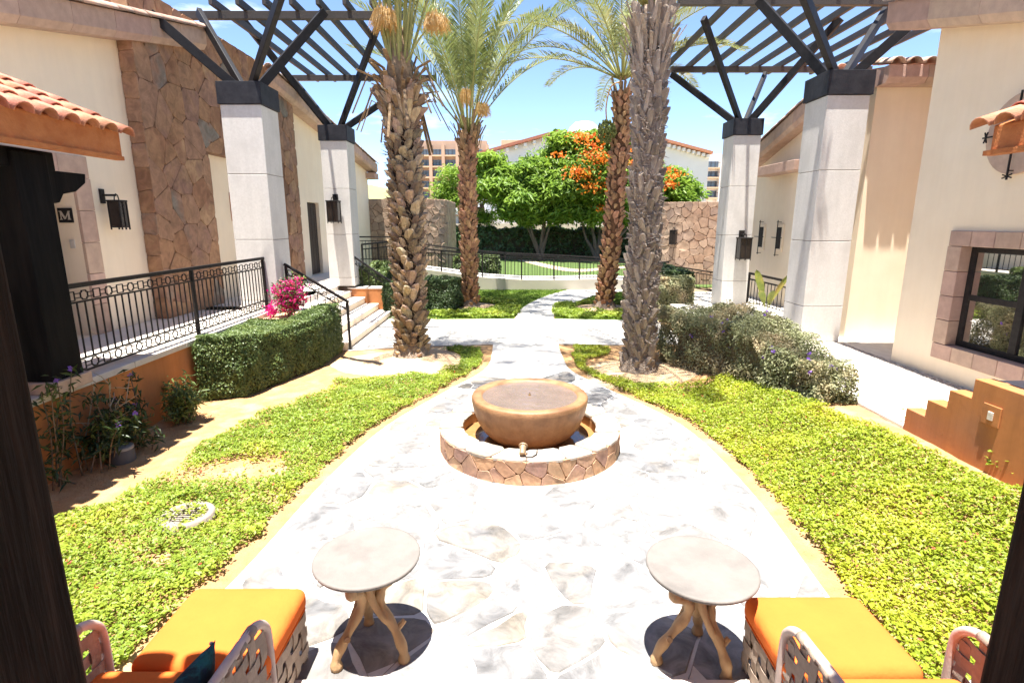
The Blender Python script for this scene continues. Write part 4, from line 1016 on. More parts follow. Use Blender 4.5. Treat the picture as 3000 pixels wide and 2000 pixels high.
# ------------------------------------------------------------------ branch-legged side tables
M['bowl_'] = None; M['tabletop'] = mat('cast_concrete_top', (0.20, 0.183, 0.168), (0.165, 0.15, 0.138), 5, 0.7, 0.15, 60, c3=(0.135, 0.123, 0.114), s3=3.5)
M['branch'] = mat('sandblasted_branch', (0.44, 0.29, 0.155), (0.36, 0.225, 0.115), 16, 0.65, 0.4, 40, stretch=(1, 1, 0.35))
def side_table(label, cx, cy, feet, seed, h=0.605, r=0.29):
    rg = random.Random(seed)
    t = thing('side_table', label, 'table', (cx, cy, 0.02), 'branch-legged side tables')
    z0 = 0.02
    MB().lathe([(0.0, h-0.03), (r-0.03, h-0.03), (r-0.006, h-0.024), (r, h-0.012), (r-0.002, h-0.002), (r-0.012, h), (r-0.03, h-0.003), (r-0.045, h-0.0045), (0.0, h-0.004)], (cx, cy, 0), 64).build('tabletop', M['tabletop'], t, smooth=True)
    hub = Vector((cx+0.005, cy, 0.33))
    for k, (fx_, fy_) in enumerate(feet):
        ang = math.atan2(fy_-cy, fx_-cx); P2 = lambda rr, da, z: (cx+rr*math.cos(ang+da), cy+rr*math.sin(ang+da), z)
        r0 = math.hypot(fx_-cx, fy_-cy); sw = rg.uniform(0.35, 0.6)
        path = smooth_line([(fx_, fy_, z0), P2(r0*0.98, 0.0, 0.09), P2(r0*0.72, 0.05, 0.19), P2(0.075, 0.15, 0.30), P2(0.065, sw*0.6, 0.385), P2(0.125, sw*0.9, 0.455), P2(0.215, sw*1.05, 0.505), P2(0.24, sw*1.1, h-0.03)], 4)
        rad = [0.027+0.004*math.sin(i*1.3+k)+(0.004 if i < 3 else 0) for i in range(len(path))]
        MB().tube(path, rad, 10).build('leg', M['branch'], t, smooth=True)
        path = smooth_line([P2(r0*0.6, 0.05, 0.22), P2(0.075, -0.3, 0.30), P2(0.05, -0.8, 0.40), P2(0.055, -1.0, 0.49), P2(0.085, -1.1, h-0.03)], 4)
        MB().tube(path, [0.022+0.003*math.sin(i) for i in range(len(path))], 9).build('branch', M['branch'], t, smooth=True)
        kn = P2(r0*0.72, 0.05, 0.17); out = P2(r0*0.72+0.035, 0.35, 0.215)
        MB().tube([kn, out], [0.02, 0.015], 8).build('knot', M['branch'], t, smooth=False)
    return t
side_table('round concrete side table on branch legs beside the ottoman with the shaded chair', -0.80, 2.695, [(-0.955, 2.53), (-0.60, 2.59), (-0.87, 2.88)], 2)
side_table('round concrete side table on branch legs beside the fully sunlit orange chair', 1.015, 2.60, [(0.80, 2.575), (1.10, 2.80), (1.145, 2.47)], 5)

# ------------------------------------------------------------------ strap-woven lounge chairs and ottomans
M['cushion'] = mat('orange_canvas', (0.70, 0.158, 0.03), (0.66, 0.147, 0.028), 5, 0.9, 0.5, 7, dist=0.03, spec=0.15)
M['strap'] = mat('taupe_strap', (0.36, 0.285, 0.225), (0.27, 0.21, 0.165), 20, 0.7, 0.2, 120, rnd=0.08)
M['frame'] = mat('pale_chair_tube', (0.58, 0.47, 0.41), (0.50, 0.40, 0.35), 14, 0.5, 0.1, 80)
def ribbon(pts, wdir, w, th):
    m = MB(); wd = Vector(wdir).normalized()*w/2; n = len(pts)
    for i, p in enumerate(pts):
        p = Vector(p); d = (Vector(pts[min(i+1, n-1)])-Vector(pts[max(i-1, 0)])).normalized(); nn = d.cross(wd).normalized()*th/2
        m.v += [tuple(p-wd-nn), tuple(p+wd-nn), tuple(p+wd+nn), tuple(p-wd+nn)]
    for i in range(n-1):
        for k in range(4): m.f.append((i*4+k, i*4+(k+1) % 4, (i+1)*4+(k+1) % 4, (i+1)*4+k))
    m.f += [(3, 2, 1, 0), tuple((n-1)*4+k for k in range(4))]
    return m
def woven(parent, O, u, v, U, V, pu=0.092, pv=0.092, w=0.058, amp=0.006, curve=None):
    """interlaced straps filling the panel O + u*[0,U] + v*[0,V]"""
    O = Vector(O); u = Vector(u).normalized(); v = Vector(v).normalized(); nrm = u.cross(v)
    nu, nv = max(1, round(U/pu)), max(1, round(V/pv)); pu, pv = U/nu, V/nv
    for i in range(nu):
        a = (i+0.5)*pu; top = (curve(max(0.0, a-0.03))-0.01 if i == 0 else curve(a)) if curve else V
        pts = [O+u*a]; pts += [O+u*a+v*((j+0.5)*pv)+nrm*(amp if (i+j) % 2 else -amp) for j in range(nv) if (j+0.5)*pv < top-0.01]; pts.append(O+u*a+v*top)
        ribbon(pts, u, w, 0.004).build('strap', M['strap'], parent)
    for j in range(nv):
        b = (j+0.5)*pv
        pts = ([O+v*b] if (not curve or curve(0.02) > b) else [])+[O+v*b+u*((i+0.5)*pu)-nrm*(amp if (i+j) % 2 else -amp) for i in range(nu) if (not curve or curve((i+0.5)*pu) > b)]+([O+v*b+u*U] if (not curve or curve(U) > b) else [])
        if len(pts) > 2: ribbon(pts, v, w, 0.004).build('strap', M['strap'], parent)
def cushion(name, parent, x0, x1, y0, y1, z0, z1, r=0.05, puff=0.02):
    m = MB(); n = 18
    cx, cy, cz = (x0+x1)/2, (y0+y1)/2, (z0+z1)/2; hx, hy, hz = (x1-x0)/2, (y1-y0)/2, (z1-z0)/2
    # rounded box: grid over the six faces, projected
    def pt(a, b, c):
        q = Vector((a*hx, b*hy, c*hz)); i = Vector((max(-hx+r, min(hx-r, q.x)), max(-hy+r, min(hy-r, q.y)), max(-hz+r, min(hz-r, q.z))))
        d = q-i; q = i+d.normalized()*r if d.length > 1e-6 else q
        if c > 0: q.z += puff*(1-a*a)*(1-b*b)*c
        return (cx+q.x, cy+q.y, cz+q.z)
    g = [-1+2*i/n for i in range(n+1)]
    # cluster samples near the edges so the rounding stays smooth
    g = [math.copysign(1-(1-abs(t))**1.7, t) for t in g]
    for f in range(6):
        o = len(m.v)
        for a in g:
            for b in g:
                m.v.append(pt(*((a, b, 1), (a, -b, -1), (1, a, b), (-1, -a, b), (-a, 1, b), (a, -1, b))[f]))
        for i in range(n):
            for j in range(n): k = o+i*(n+1)+j; m.f.append((k, k+n+1, k+n+2, k+1))
    me = m.mesh(name, True)
    import bmesh
    bm = bmesh.new(); bm.from_mesh(me); bmesh.ops.remove_doubles(bm, verts=bm.verts, dist=0.0004); bmesh.ops.recalc_face_normals(bm, faces=bm.faces); bm.to_mesh(me); bm.free()
    o = link(name, me, M['cushion'], parent)
    for zz in (z0+0.012,):      # welted seam round the cushion
        s = 0.004; q = []
        for ax_, ay_, a0_ in ((1, 1, 0), (-1, 1, 90), (-1, -1, 180), (1, -1, 270)):
            for t_ in range(0, 91, 15):
                q.append((cx+ax_*(hx-r)+(r*0.72+s)*math.cos(R(a0_+t_)), cy+ay_*(hy-r)+(r*0.72+s)*math.sin(R(a0_+t_)), zz))
        q.append(q[0]); MB().tube(q, 0.0055, 6, cap=False).build('piping', M['cushion'], o, smooth=True)
    return o
def lounge(lab_chair, lab_ott, xo0, xo1, xa0, xa1, yo0, yo1, zc=0.0):
    """xo: ottoman sides; xa: the two arm planes"""
    zt = 0.455
    t = thing('ottoman', lab_ott, 'ottoman', ((xo0+xo1)/2, (yo0+yo1)/2, 0.02), 'strap-woven ottomans')
    cu = cushion('cushion', t, xo0-0.012, xo1+0.012, yo0+0.005, yo1+0.015, 0.325, zt, 0.05, 0.012)
    for x in (xo0, xo1):
        sgn = -1 if x == xo0 else 1
        woven(t, (x, yo0+0.02, 0.05), (0, 1, 0), (0, 0, 1), yo1-yo0-0.04, 0.29)
        MB().tube([(x-sgn*0.012, yo0+0.02, 0.335), (x-sgn*0.012, yo1-0.02, 0.335)], 0.013, 8).build('frame_tube', M['frame'], t, smooth=True)
        for y in (yo0+0.03, yo1-0.03):
            MB().tube([(x-sgn*0.016, y, 0.05 if y < 2.43 else 0.018), (x-sgn*0.016, y, 0.335)], 0.014, 8).build('leg', M['frame'], t, smooth=True)
    for y in (yo0, yo1):
        woven(t, (xo0+0.02, y, 0.05), (1, 0, 0), (0, 0, 1), xo1-xo0-0.04, 0.29)
    c = thing('lounge_chair', lab_chair, 'chair', ((xa0+xa1)/2, 1.6, 0.05), 'strap-woven lounge chairs')
    yf = yo0-0.005; yb = 1.16
    cushion('seat_cushion', c, xa0+0.045, xa1-0.045, yb+0.05, yf, 0.31, 0.45, 0.045, 0.015)
    cushion('back_cushion', c, xa0+0.05, xa1-0.05, yb-0.1, yb+0.08, 0.40, 0.80, 0.05, 0.0)
    for x in (xa0, xa1):
        yF = yf+0.10
        hoop = smooth_line([(x, yF, 0.06), (x, yF, 0.3), (x, yF, 0.52), (x, yF-0.025, 0.60), (x, yF-0.10, 0.655), (x, yF-0.22, 0.672), (x, yF-0.5, 0.69), (x, yb, 0.70), (x, yb-0.12, 0.69)], 5)
        MB().tube(hoop, 0.021, 12).build('arm_tube', M['frame'], c, smooth=True)
        MB().tube([(x, yb-0.12, 0.69), (x, yb-0.14, 0.06)], 0.02, 10).build('leg', M['frame'], c, smooth=True)
        def curve(a, yF=yF):   # height of the hoop above the panel's foot, measured back from the front tube
            a = max(0.0, a); return (0.655+0.04*min(1, a) if a > 0.10 else 0.50+0.155*math.sqrt(max(0, 1-((0.10-a)/0.10)**2)))-0.08
        woven(c, (x, yF-0.012, 0.08), (0, -1, 0), (0, 0, 1), yF-yb, 0.62, curve=curve)
        n = round((yF-yb)/0.092); pu = (yF-yb)/n
        for i in range(1, n):     # where a strap wraps over the tube
            y = yF-0.012-(i+0.5)*pu
            if y < yb: break
            z = 0.08+curve((i+0.5)*pu)+0.004; sl_ = 0.002
            MB().tube([(x, y-0.028, z-0.001), (x, y+0.028, z-0.003)], 0.0255, 12).build('strap_wrap', M['strap'], c, smooth=True)
    MB().bar((xa0, yf-0.02, 0.29), (xa1, yf-0.02, 0.29), 0.03, 0.03).build('seat_rail', M['frame'], c)
    MB().bar((xa0, yb, 0.29), (xa1, yb, 0.29), 0.03, 0.03).build('seat_rail', M['frame'], c)
    woven(c, (xa0+0.02, yb-0.13, 0.30), (1, 0, 0), (0, 0, 1), xa1-xa0-0.04, 0.4)
    return c
lounge('strap-woven lounge chair with orange seat half in shade and a dark teal pillow', 'strap-woven ottoman with orange cushion before the chair with the teal pillow', -1.735, -1.135, -1.90, -1.135, 2.09, 2.63)
lounge('strap-woven lounge chair with fully sunlit orange seat', 'strap-woven ottoman with orange cushion before the fully sunlit chair', 1.25, 1.845, 1.245, 2.02, 2.05, 2.56)
M['pillow'] = mat('dark_teal_print', (0.008, 0.02, 0.028), (0.01, 0.09, 0.10), 16, 0.8, 0.2, 120, c3=(0.02, 0.02, 0.09), s3=9.0, lo=0.48, hi=0.62)
m = MB(); n = 20
for s in (1, -1):
    for i in range(n+1):
        for j in range(n+1):
            a, b = -1+2*i/n, -1+2*j/n; k = max(0.0, (1-a**2)*(1-b**2))**0.5*0.06
            e = 1-0.10*(1-abs(a)**2)*(abs(b)**6)-0.0; f_ = 1-0.10*(1-abs(b)**2)*(abs(a)**6)
            m.v.append((a*0.17*f_, b*0.17*e, s*k))
for s in range(2):
    for i in range(n):
        for j in range(n):
            k = s*(n+1)**2+i*(n+1)+j; m.f.append((k, k+n+1, k+n+2, k+1) if s == 0 else (k, k+1, k+n+2, k+n+1))
plo = thing('throw_pillow', 'dark teal patterned throw pillow with pale edge dots standing on the orange chair', 'pillow', (-1.27, 1.72, 0.45))
body = m.build('cover', M['pillow'], plo, smooth=True)
mw = Matrix.Translation((-1.255, 1.735, 0.585)) @ Matrix.Rotation(R(-7), 4, 'Z') @ Matrix.Rotation(R(-78), 4, 'Y')
body.data.transform(mw)
M['dot'] = mat('pale_dot', (0.5, 0.45, 0.4), bump=0)
for i in range(6):
    q = mw @ Vector((0.155-0.045*i, 0.163, 0.012)); 
    MB().lathe([(0.0, -0.005), (0.007, -0.003), (0.008, 0), (0.007, 0.004), (0.0, 0.006)], tuple(q), 10).build('edge_dot', M['dot'], plo, smooth=True)

# ------------------------------------------------------------------ small things in the bed
dp = atG(548, 1522)
dr_ = thing('well_light', 'round grated well light in a pale concrete collar among the creeper', 'well light', (dp.x, dp.y, 0))
M['collar'] = mat('pale_collar', (0.30, 0.25, 0.21), (0.24, 0.20, 0.17), 10, 0.8, 0.3, 50)
MB().lathe([(0.15, -0.02), (0.155, 0.03), (0.17, 0.04), (0.20, 0.04), (0.212, 0.03), (0.22, -0.02)], (dp.x, dp.y, 0.02), 40).build('collar', M['collar'], dr_, smooth=True)
MB().lathe([(0.0, -0.012), (0.155, -0.012)], (dp.x, dp.y, 0.02), 32).build('well_floor', M['iron'], dr_)
MB().lathe([(0.112, 0.0), (0.112, 0.018), (0.15, 0.018), (0.15, 0.0)], (dp.x, dp.y, 0.02), 40, closed=True).build('grate_ring', M['collar'], dr_)
for k in range(7):
    a = -0.09+0.03*k; w_ = math.sqrt(max(0, 0.112**2-a*a))
    if w_ > 0.02: MB().box(dp.x-w_, dp.y+a-0.007, 0.022, dp.x+w_, dp.y+a+0.007, 0.034).build('grate_slat', M['collar'], dr_)
bp_ = atG(360, 1345)
rs_ = thing('valve_riser', 'short dark grey plastic valve riser with a lid near the terracotta wall', 'riser', (bp_.x, bp_.y, 0))
M['plastic'] = mat('grey_plastic', (0.10, 0.10, 0.11), (0.08, 0.08, 0.09), 9, 0.6, 0.1, 40); M['lid'] = mat('grey_lid', (0.30, 0.29, 0.29), (0.25, 0.24, 0.24), 9, 0.6, 0.15, 40)
MB().lathe([(0.118, -0.03), (0.112, 0.12), (0.105, 0.125)], (bp_.x, bp_.y, 0), 32).build('body', M['plastic'], rs_, smooth=True)
MB().lathe([(0.0, 0.15), (0.10, 0.15), (0.112, 0.145), (0.115, 0.12)], (bp_.x, bp_.y, 0), 32).build('lid', M['lid'], rs_, smooth=True)
MB().lathe([(0.0, 0.158), (0.008, 0.157), (0.01, 0.15)], (bp_.x+0.05, bp_.y, 0), 10).build('lid_knob', M['plastic'], rs_)

# ------------------------------------------------------------------ hedges and shrubs
def hedge(label, poly, zb, zt, dens, size, material, core, cat='hedge', name='clipped_hedge', seed=1, bulge=0.05, taper=0.0, gz_base=None, aspect=0.6, flowers=None, rough=0.06, core_k=0.86):
    rg = np.random.default_rng(seed)
    cx = sum(p[0] for p in poly)/len(poly); cy = sum(p[1] for p in poly)/len(poly)
    t = thing(name, label, cat, (cx, cy, zb))
    C = []; N = []
    ztf = zt if callable(zt) else (lambda x, y: zt)
    n = len(poly)
    ar = sum(poly[i][0]*poly[(i+1) % n][1]-poly[(i+1) % n][0]*poly[i][1] for i in range(n)); sg = 1 if ar > 0 else -1
    for i in range(n):
        a = np.array(poly[i]); b = np.array(poly[(i+1) % n]); L = np.linalg.norm(b-a)
        H = ztf(*((a+b)/2))-zb; k = int(dens*L*H*1.6)
        s = rg.uniform(-0.02, 1.02, k); z = rg.uniform(0, 1, k); out = np.array([(b-a)[1], -(b-a)[0]])/L*sg
        p = a+(b-a)*s[:, None]; depth = -np.abs(rg.normal(0, rough, k))+0.02
        wob = np.array([noise.noise((x*3, y*3, zz*3+seed)) for (x, y), zz in zip(p, z*H)])*bulge
        rnd = -0.10*np.clip((z-0.85)/0.15, 0, 1)**2 - taper*z - 0.05*np.clip((0.15-z)/0.15, 0, 1)
        q = p+out*(depth+wob+rnd)[:, None]
        C.append(np.column_stack([q, zb+z*np.array([ztf(x, y)-zb for x, y in p])+0.0*wob])); N.append(np.column_stack([np.tile(out, (k, 1)), np.full(k, 0.45)])+rg.normal(0, 0.45, (k, 3)))
    xs = [p[0] for p in poly]; ys = [p[1] for p in poly]; k = int(dens*1.5*(max(xs)-min(xs))*(max(ys)-min(ys)))
    x = rg.uniform(min(xs), max(xs), k); y = rg.uniform(min(ys), max(ys), k); ok = in_poly(x, y, poly); x, y = x[ok], y[ok]
    wob = np.array([noise.noise((a*3, b*3, 9+seed)) for a, b in zip(x, y)])*bulge
    z = np.array([ztf(a, b) for a, b in zip(x, y)])+wob-np.abs(rg.normal(0, rough*0.8, len(x)))+0.015
    C.append(np.column_stack([x, y, z])); N.append(np.column_stack([np.zeros((len(x), 2)), np.ones(len(x))])+rg.normal(0, 0.45, (len(x), 3)))
    C = np.concatenate(C); N = np.concatenate(N)
    if gz_base: C[:, 2] = np.maximum(C[:, 2], np.array([gz_base(a, b) for a, b in C[:, :2]])+0.01)
    leaf_cloud('foliage', C, N, rg.uniform(size*0.7, size*1.3, len(C)), material, t, aspect=aspect, seed=seed)
    # solid dark core added inside so that light does not fall straight through
    ip = [(cx+(px_-cx)*core_k, cy+(py_-cy)*core_k) for px_, py_ in poly]; m = MB(); nn = len(ip)
    m.add([(x_, y_, zb-0.05) for x_, y_ in ip]+[(x_, y_, ztf(x_, y_)-0.13) for x_, y_ in ip], [tuple(reversed(range(nn))), tuple(range(nn, 2*nn))]+[(i, (i+1) % nn, nn+(i+1) % nn, nn+i) for i in range(nn)])
    m.build('light_block_core', core, t)
    if flowers:
        fm, cnt, fs, sel = flowers; idx = [i for i in rg.permutation(len(C)) if sel(*C[i])][:cnt]
        Fc = np.repeat(C[idx]+N[idx]/np.linalg.norm(N[idx], axis=1, keepdims=True)*0.03, 5, 0); Fc = Fc+rg.normal(0, fs*0.3, Fc.shape)
        leaf_cloud('flowers', Fc, rg.normal(0, 1, Fc.shape)+np.array([0, -0.6, 0.6]), np.full(len(Fc), fs), fm, t, aspect=0.9, seed=seed+5)
    return t
M['box'] = leaf_mat('hedge_leaf', (0.165, 0.225, 0.075), (0.075, 0.12, 0.036), 45, 0.25, 0.4, c3=(0.19, 0.24, 0.07), s3=3.0)
M['boxd'] = leaf_mat('dark_hedge_leaf', (0.085, 0.13, 0.045), (0.045, 0.075, 0.026), 45, 0.2, 0.4)
M['olive'] = leaf_mat('dusty_olive_leaf', (0.33, 0.34, 0.18), (0.19, 0.205, 0.10), 40, 0.3, 0.5, c3=(0.48, 0.38, 0.23), s3=2.2)
M['twig'] = mat('hedge_heart', (0.035, 0.035, 0.018), (0.06, 0.045, 0.025), 12, 0.95, 0.9, 30, dist=0.05)
M['twigp'] = mat('pale_hedge_heart', (0.16, 0.125, 0.075), (0.10, 0.085, 0.05), 12, 0.95, 0.9, 30, dist=0.05)
M['purple'] = leaf_mat('purple_petal', (0.20, 0.10, 0.48), (0.30, 0.16, 0.55), 20, 0.3)
hedge('dense clipped green hedge in front of the terracotta planter ledge', [(-4.25, 7.15), (-3.72, 7.3), (-3.22, 9.0), (-3.2, 10.05), (-3.55, 10.05), (-3.7, 8.9), (-4.3, 8.9)], 0.0, lambda x, y: 0.86+0.05*math.sin(y*2.1)+(0.0 if y < 9.6 else 0.02), 5200, 0.034, M['box'], M['twig'], seed=3)
hedge('rounded dark green bush behind the shaggy brown palm', [(-2.45, 14.6), (-1.5, 14.6), (-1.45, 15.5), (-2.4, 15.6)], 0.0, 0.88, 2300, 0.05, M['boxd'], M['twig'], 'bush', 'clipped_bush', seed=4, bulge=0.12)
hedge('clipped green hedge beside the stair planter wall', [(-3.3, 13.9), (-2.75, 13.9), (-2.75, 16.2), (-3.3, 16.2)], 0.0, 0.86, 2300, 0.05, M['boxd'], M['twig'], seed=5)
hedge('green shrubs growing in the terracotta planter by the far stairs', [(-4.1, 14.5), (-3.45, 14.5), (-3.45, 16.5), (-4.1, 16.5)], 0.74, lambda x, y: 1.15+0.12*math.sin(y*4+x*3), 1900, 0.06, M['box'], M['twig'], 'shrub', 'planter_shrub', seed=6, bulge=0.14, rough=0.12)
def gzr(x, y): return gz(x, y)
hedge('long dusty olive shrub hedge with purple flowers along the walkway', [(2.45, 9.0), (2.62, 8.55), (3.05, 7.75), (3.35, 6.75), (3.62, 6.05), (3.95, 5.98), (3.98, 6.8), (3.95, 8.0), (3.7, 9.2), (2.6, 9.35)], 0.08,
      lambda x, y: 0.98 + 0.10*sm((x-2.9)/1.0)*sm((y-6.9)/1.2) - 0.24*sm((7.4-y)/1.4) + 0.07*noise.noise((x*4, y*4, 0)), 3300, 0.042, M['olive'], M['twigp'], seed=7, bulge=0.2, aspect=0.42, rough=0.14, core_k=0.72,
      gz_base=gz, flowers=(M['purple'], 34, 0.035, lambda x, y, z: z > 0.55 and y < 8.6))
hedge('clipped hedge standing behind the purple-flowered shrub hedge', [(2.9, 13.6), (4.55, 13.6), (4.75, 14.9), (3.1, 15.0)], 0.0, lambda x, y: 1.02, 2300, 0.05, M['olive'], M['twig'], seed=8, bulge=0.08)
hedge('dark green hedge block between the far column and the olive hedge', [(4.0, 14.3), (4.75, 14.3), (4.85, 17.6), (4.1, 17.6)], 0.0, 1.12, 1700, 0.055, M['boxd'], M['twig'], seed=9)
# bougainvillea
M['magenta'] = leaf_mat('bougainvillea_bract', (0.76, 0.03, 0.30), (0.62, 0.015, 0.24), 25, 0.4, 0.5, c3=(0.80, 0.05, 0.10), s3=6.0)
M['bark'] = mat('grey_bark', (0.20, 0.14, 0.10), (0.12, 0.085, 0.06), 14, 0.9, 0.6, 40, stretch=(1, 1, 0.4))
M['paletwig'] = mat('pale_twig', (0.42, 0.34, 0.25), (0.34, 0.26, 0.18), 14, 0.9, 0.4, 40)
bx0 = Vector((-3.90, 9.5, 0.76)); rg = np.random.default_rng(15)
bg_ = thing('bougainvillea', 'bushy magenta bougainvillea growing on the planter ledge', 'shrub', tuple(bx0))
C = []; FL = []
for k in range(34):
    t = rg.uniform(0, 2*math.pi); rr = rg.uniform(0.04, 0.25); e = bx0+Vector((rr*math.cos(t), rr*math.sin(t)*0.8, rg.uniform(0.2, 0.68)*(1-0.5*rr)))
    if k < 9: MB().tube(smooth_line([tuple(bx0+Vector((0.05*math.cos(t), 0.05*math.sin(t), -0.02))), tuple(bx0+(e-bx0)*0.5+Vector((0, 0, 0.06))), tuple(e)], 4), [0.012-0.0008*i for i in range(9)], 6).build('stem', M['bark'], bg_, smooth=True)
    C.append(np.array(e)+rg.normal(0, 0.07, (70, 3))); FL.append(np.array(e)+rg.normal(0, (0.055, 0.055, 0.05), (80 if k % 6 else 18, 3)))
FL.append(np.array(bx0)+(-0.30, -0.05, 0.12)+rg.normal(0, (0.05, 0.05, 0.07), (160, 3)))
C = np.concatenate(C); FL = np.concatenate(FL)
leaf_cloud('leaves', C, rg.normal(0, 1, C.shape)+(0, 0, .5), rg.uniform(0.03, 0.05, len(C)), M['box'], bg_, aspect=0.6, seed=1)
leaf_cloud('bracts', FL, rg.normal(0, 1, FL.shape)+(0, -0.5, .5), rg.uniform(0.035, 0.055, len(FL)), M['magenta'], bg_, aspect=0.85, seed=2)
# lanky flowering shrub and bare twig shrub against the terracotta wall
M['lank'] = leaf_mat('narrow_dark_leaf', (0.05, 0.085, 0.03), (0.03, 0.05, 0.02), 20, 0.25, 0.4, c3=(0.09, 0.13, 0.035), s3=3.0)
def lanky(label, base, n, hmin, hmax, spread, material, seed, leaf=0.11, flower=6, name='flowering_shrub', leaves=True, twig=M['bark'], dens=11):
    rg = np.random.default_rng(seed); t = thing(name, label, 'shrub', tuple(base)); C = []; N = []; F = []
    for k in range(n):
        a = rg.uniform(0, 2*math.pi); h = rg.uniform(hmin, hmax); s = spread*rg.uniform(0.3, 1.0); b0 = Vector(base)+Vector((rg.normal(0, spread*0.25), rg.normal(0, spread*0.45), 0))
        e = b0+Vector((s*math.cos(a)*0.7, s*math.sin(a), h)); mid = b0+(e-b0)*0.5+Vector((rg.normal(0, .03), rg.normal(0, .03), 0.05))
        path = smooth_line([tuple(b0), tuple(mid), tuple(e)], 5)
        MB().tube(path, [0.009*(1-0.6*i/len(path)) for i in range(len(path))], 5).build('stem', twig, t, smooth=True)
        if not leaves:
            for j in range(4, len(path), 2):
                q = path[j]; d = Vector((rg.normal(0, 0.1), rg.normal(0, 0.12), rg.uniform(0.05, 0.2)))
                MB().tube([tuple(q), tuple(q+d*0.6+Vector((0, 0.02, 0))), tuple(q+d)], [0.005, 0.004, 0.002], 4).build('twig', twig, t)
            if rg.uniform() < 0.6: C.append(np.array(e)+rg.normal(0, 0.05, (5, 3))); N.append(rg.normal(0, 1, (5, 3)))
            continue
        for j in range(3, len(path)):
            C.append(np.array(path[j])+rg.normal(0, 0.055, (dens, 3))); N.append(rg.normal(0, 0.7, (dens, 3))+(0, 0, 0.8))
        if len(F) < flower: F.append(np.array(e)+(0, 0, 0.02))
    if C: leaf_cloud('leaves', np.concatenate(C), np.concatenate(N), rg.uniform(leaf*0.6, leaf*1.2, sum(map(len, C))), material, t, aspect=0.24, seed=seed, droop=0.35)
    if F:
        Fc = np.repeat(np.array(F), 5, 0)+rg.normal(0, 0.012, (5*len(F), 3)); leaf_cloud('flowers', Fc, rg.normal(0, 1, Fc.shape)+(0.6, -0.6, 0.3), np.full(len(Fc), 0.04), M['purple'], t, aspect=0.9, seed=seed)
    return t
b = atG(460, 1270); lanky('lanky dark-leaved shrub with violet flowers against the terracotta wall', (-4.08, 5.35, 0), 24, 0.2, 0.8, 0.42, M['lank'], 4, dens=6)
lanky('small bright-leaved shrub at the foot of the clipped hedge', (-4.02, 6.35, 0), 14, 0.2, 0.55, 0.25, M['box'], 6, leaf=0.10, flower=0, name='leafy_shrub')
lanky('bare pale-twigged shrub by the valve riser', (atG(300, 1340).x-0.02, atG(300, 1340).y, 0), 7, 0.45, 0.85, 0.38, M['lank'], 9, leaves=False, twig=M['paletwig'], name='twiggy_shrub', leaf=0.07)
lanky('tall thin violet-flowered stem beside the black timber post', (-4.2, 4.75, 0), 5, 0.6, 1.05, 0.2, M['lank'], 12, flower=2, dens=5)
# seedlings along the stepped wall
for k, (x, y, s, lab) in enumerate(((2680, 1250, 0.16, 'tall yellowish weed seedling at the foot of the lowest wall step'), (2780, 1300, 0.14, 'small dark seedling in the shade below the stepped wall'), (2880, 1345, 0.2, 'bright seedling below the wall outlet'), (2925, 1395, 0.16, 'leafy weed clump at the shaded end of the creeper carpet'))):
    p = atG(x, y); rg = np.random.default_rng(60+k); t = thing('weed_seedling', lab, 'plant', tuple(p))
    for j in range(3):
        e = p+Vector((rg.normal(0, .04), rg.normal(0, .04), s*rg.uniform(0.7, 1.2))); MB().tube([tuple(p), tuple((p+e)/2+Vector((0.01, 0, 0))), tuple(e)], [0.004, 0.003, 0.002], 4).build('stem', M['bark'], t)
    Cc = np.array(p)+np.column_stack([rg.normal(0, .05, 46), rg.normal(0, .05, 46), rg.uniform(0.3, 1.2, 46)*s]); leaf_cloud('leaves', Cc, rg.normal(0, .5, (46, 3))+(0, 0, 1), rg.uniform(.03, .06, 46), M['cover'] if k != 1 else M['box'], t, aspect=0.55, seed=k)

# ------------------------------------------------------------------ palms
M['palmcore'] = mat('palm_gap_shade', (0.035, 0.021, 0.014), (0.02, 0.013, 0.009), 16, 0.95, 0.8, 30, dist=0.04)  # trunk colour darkened to paint the shade between the leaf bases
M['palmcore2'] = mat('palm_trunk_brown', (0.15, 0.075, 0.038), (0.09, 0.045, 0.024), 16, 0.95, 0.8, 30, dist=0.04)
M['boot1'] = mat('palm_boot_brown', (0.49, 0.37, 0.25), (0.28, 0.195, 0.125), 14, 0.9, 0.8, 38, rnd=0.5, hue=0.02, stretch=(1, 1, 0.5), dist=0.03)
M['boot2'] = mat('palm_boot_rust', (0.50, 0.29, 0.165), (0.30, 0.165, 0.09), 14, 0.9, 0.8, 38, rnd=0.28, hue=0.015, stretch=(1, 1, 0.5), dist=0.03)
M['boot4'] = mat('palm_boot_grey', (0.43, 0.36, 0.29), (0.24, 0.19, 0.15), 14, 0.95, 0.9, 34, rnd=0.3, stretch=(1, 1, 0.35), dist=0.03)
M['rootc'] = mat('root_collar_fibre', (0.40, 0.32, 0.25), (0.24, 0.18, 0.135), 30, 0.95, 1.0, 45, dist=0.05)
M['frond'] = leaf_mat('palm_leaflet', (0.20, 0.235, 0.075), (0.115, 0.15, 0.045), 7, 0.35, 0.4, c3=(0.29, 0.30, 0.12), s3=1.5)
M['frond3'] = leaf_mat('palm_leaflet_pale', (0.24, 0.26, 0.10), (0.14, 0.16, 0.055), 7, 0.35, 0.4, c3=(0.33, 0.31, 0.15), s3=1.5)
M['rachis'] = mat('palm_midrib', (0.32, 0.32, 0.11), (0.24, 0.24, 0.08), 8, 0.55, 0.2, 30)
M['husk'] = mat('dry_husk', (0.30, 0.21, 0.12), (0.18, 0.115, 0.065), 12, 0.9, 0.6, 30)
M['spadix'] = leaf_mat('palm_flower_strand', (0.62, 0.34, 0.07), (0.66, 0.48, 0.22), 22, 0.3)
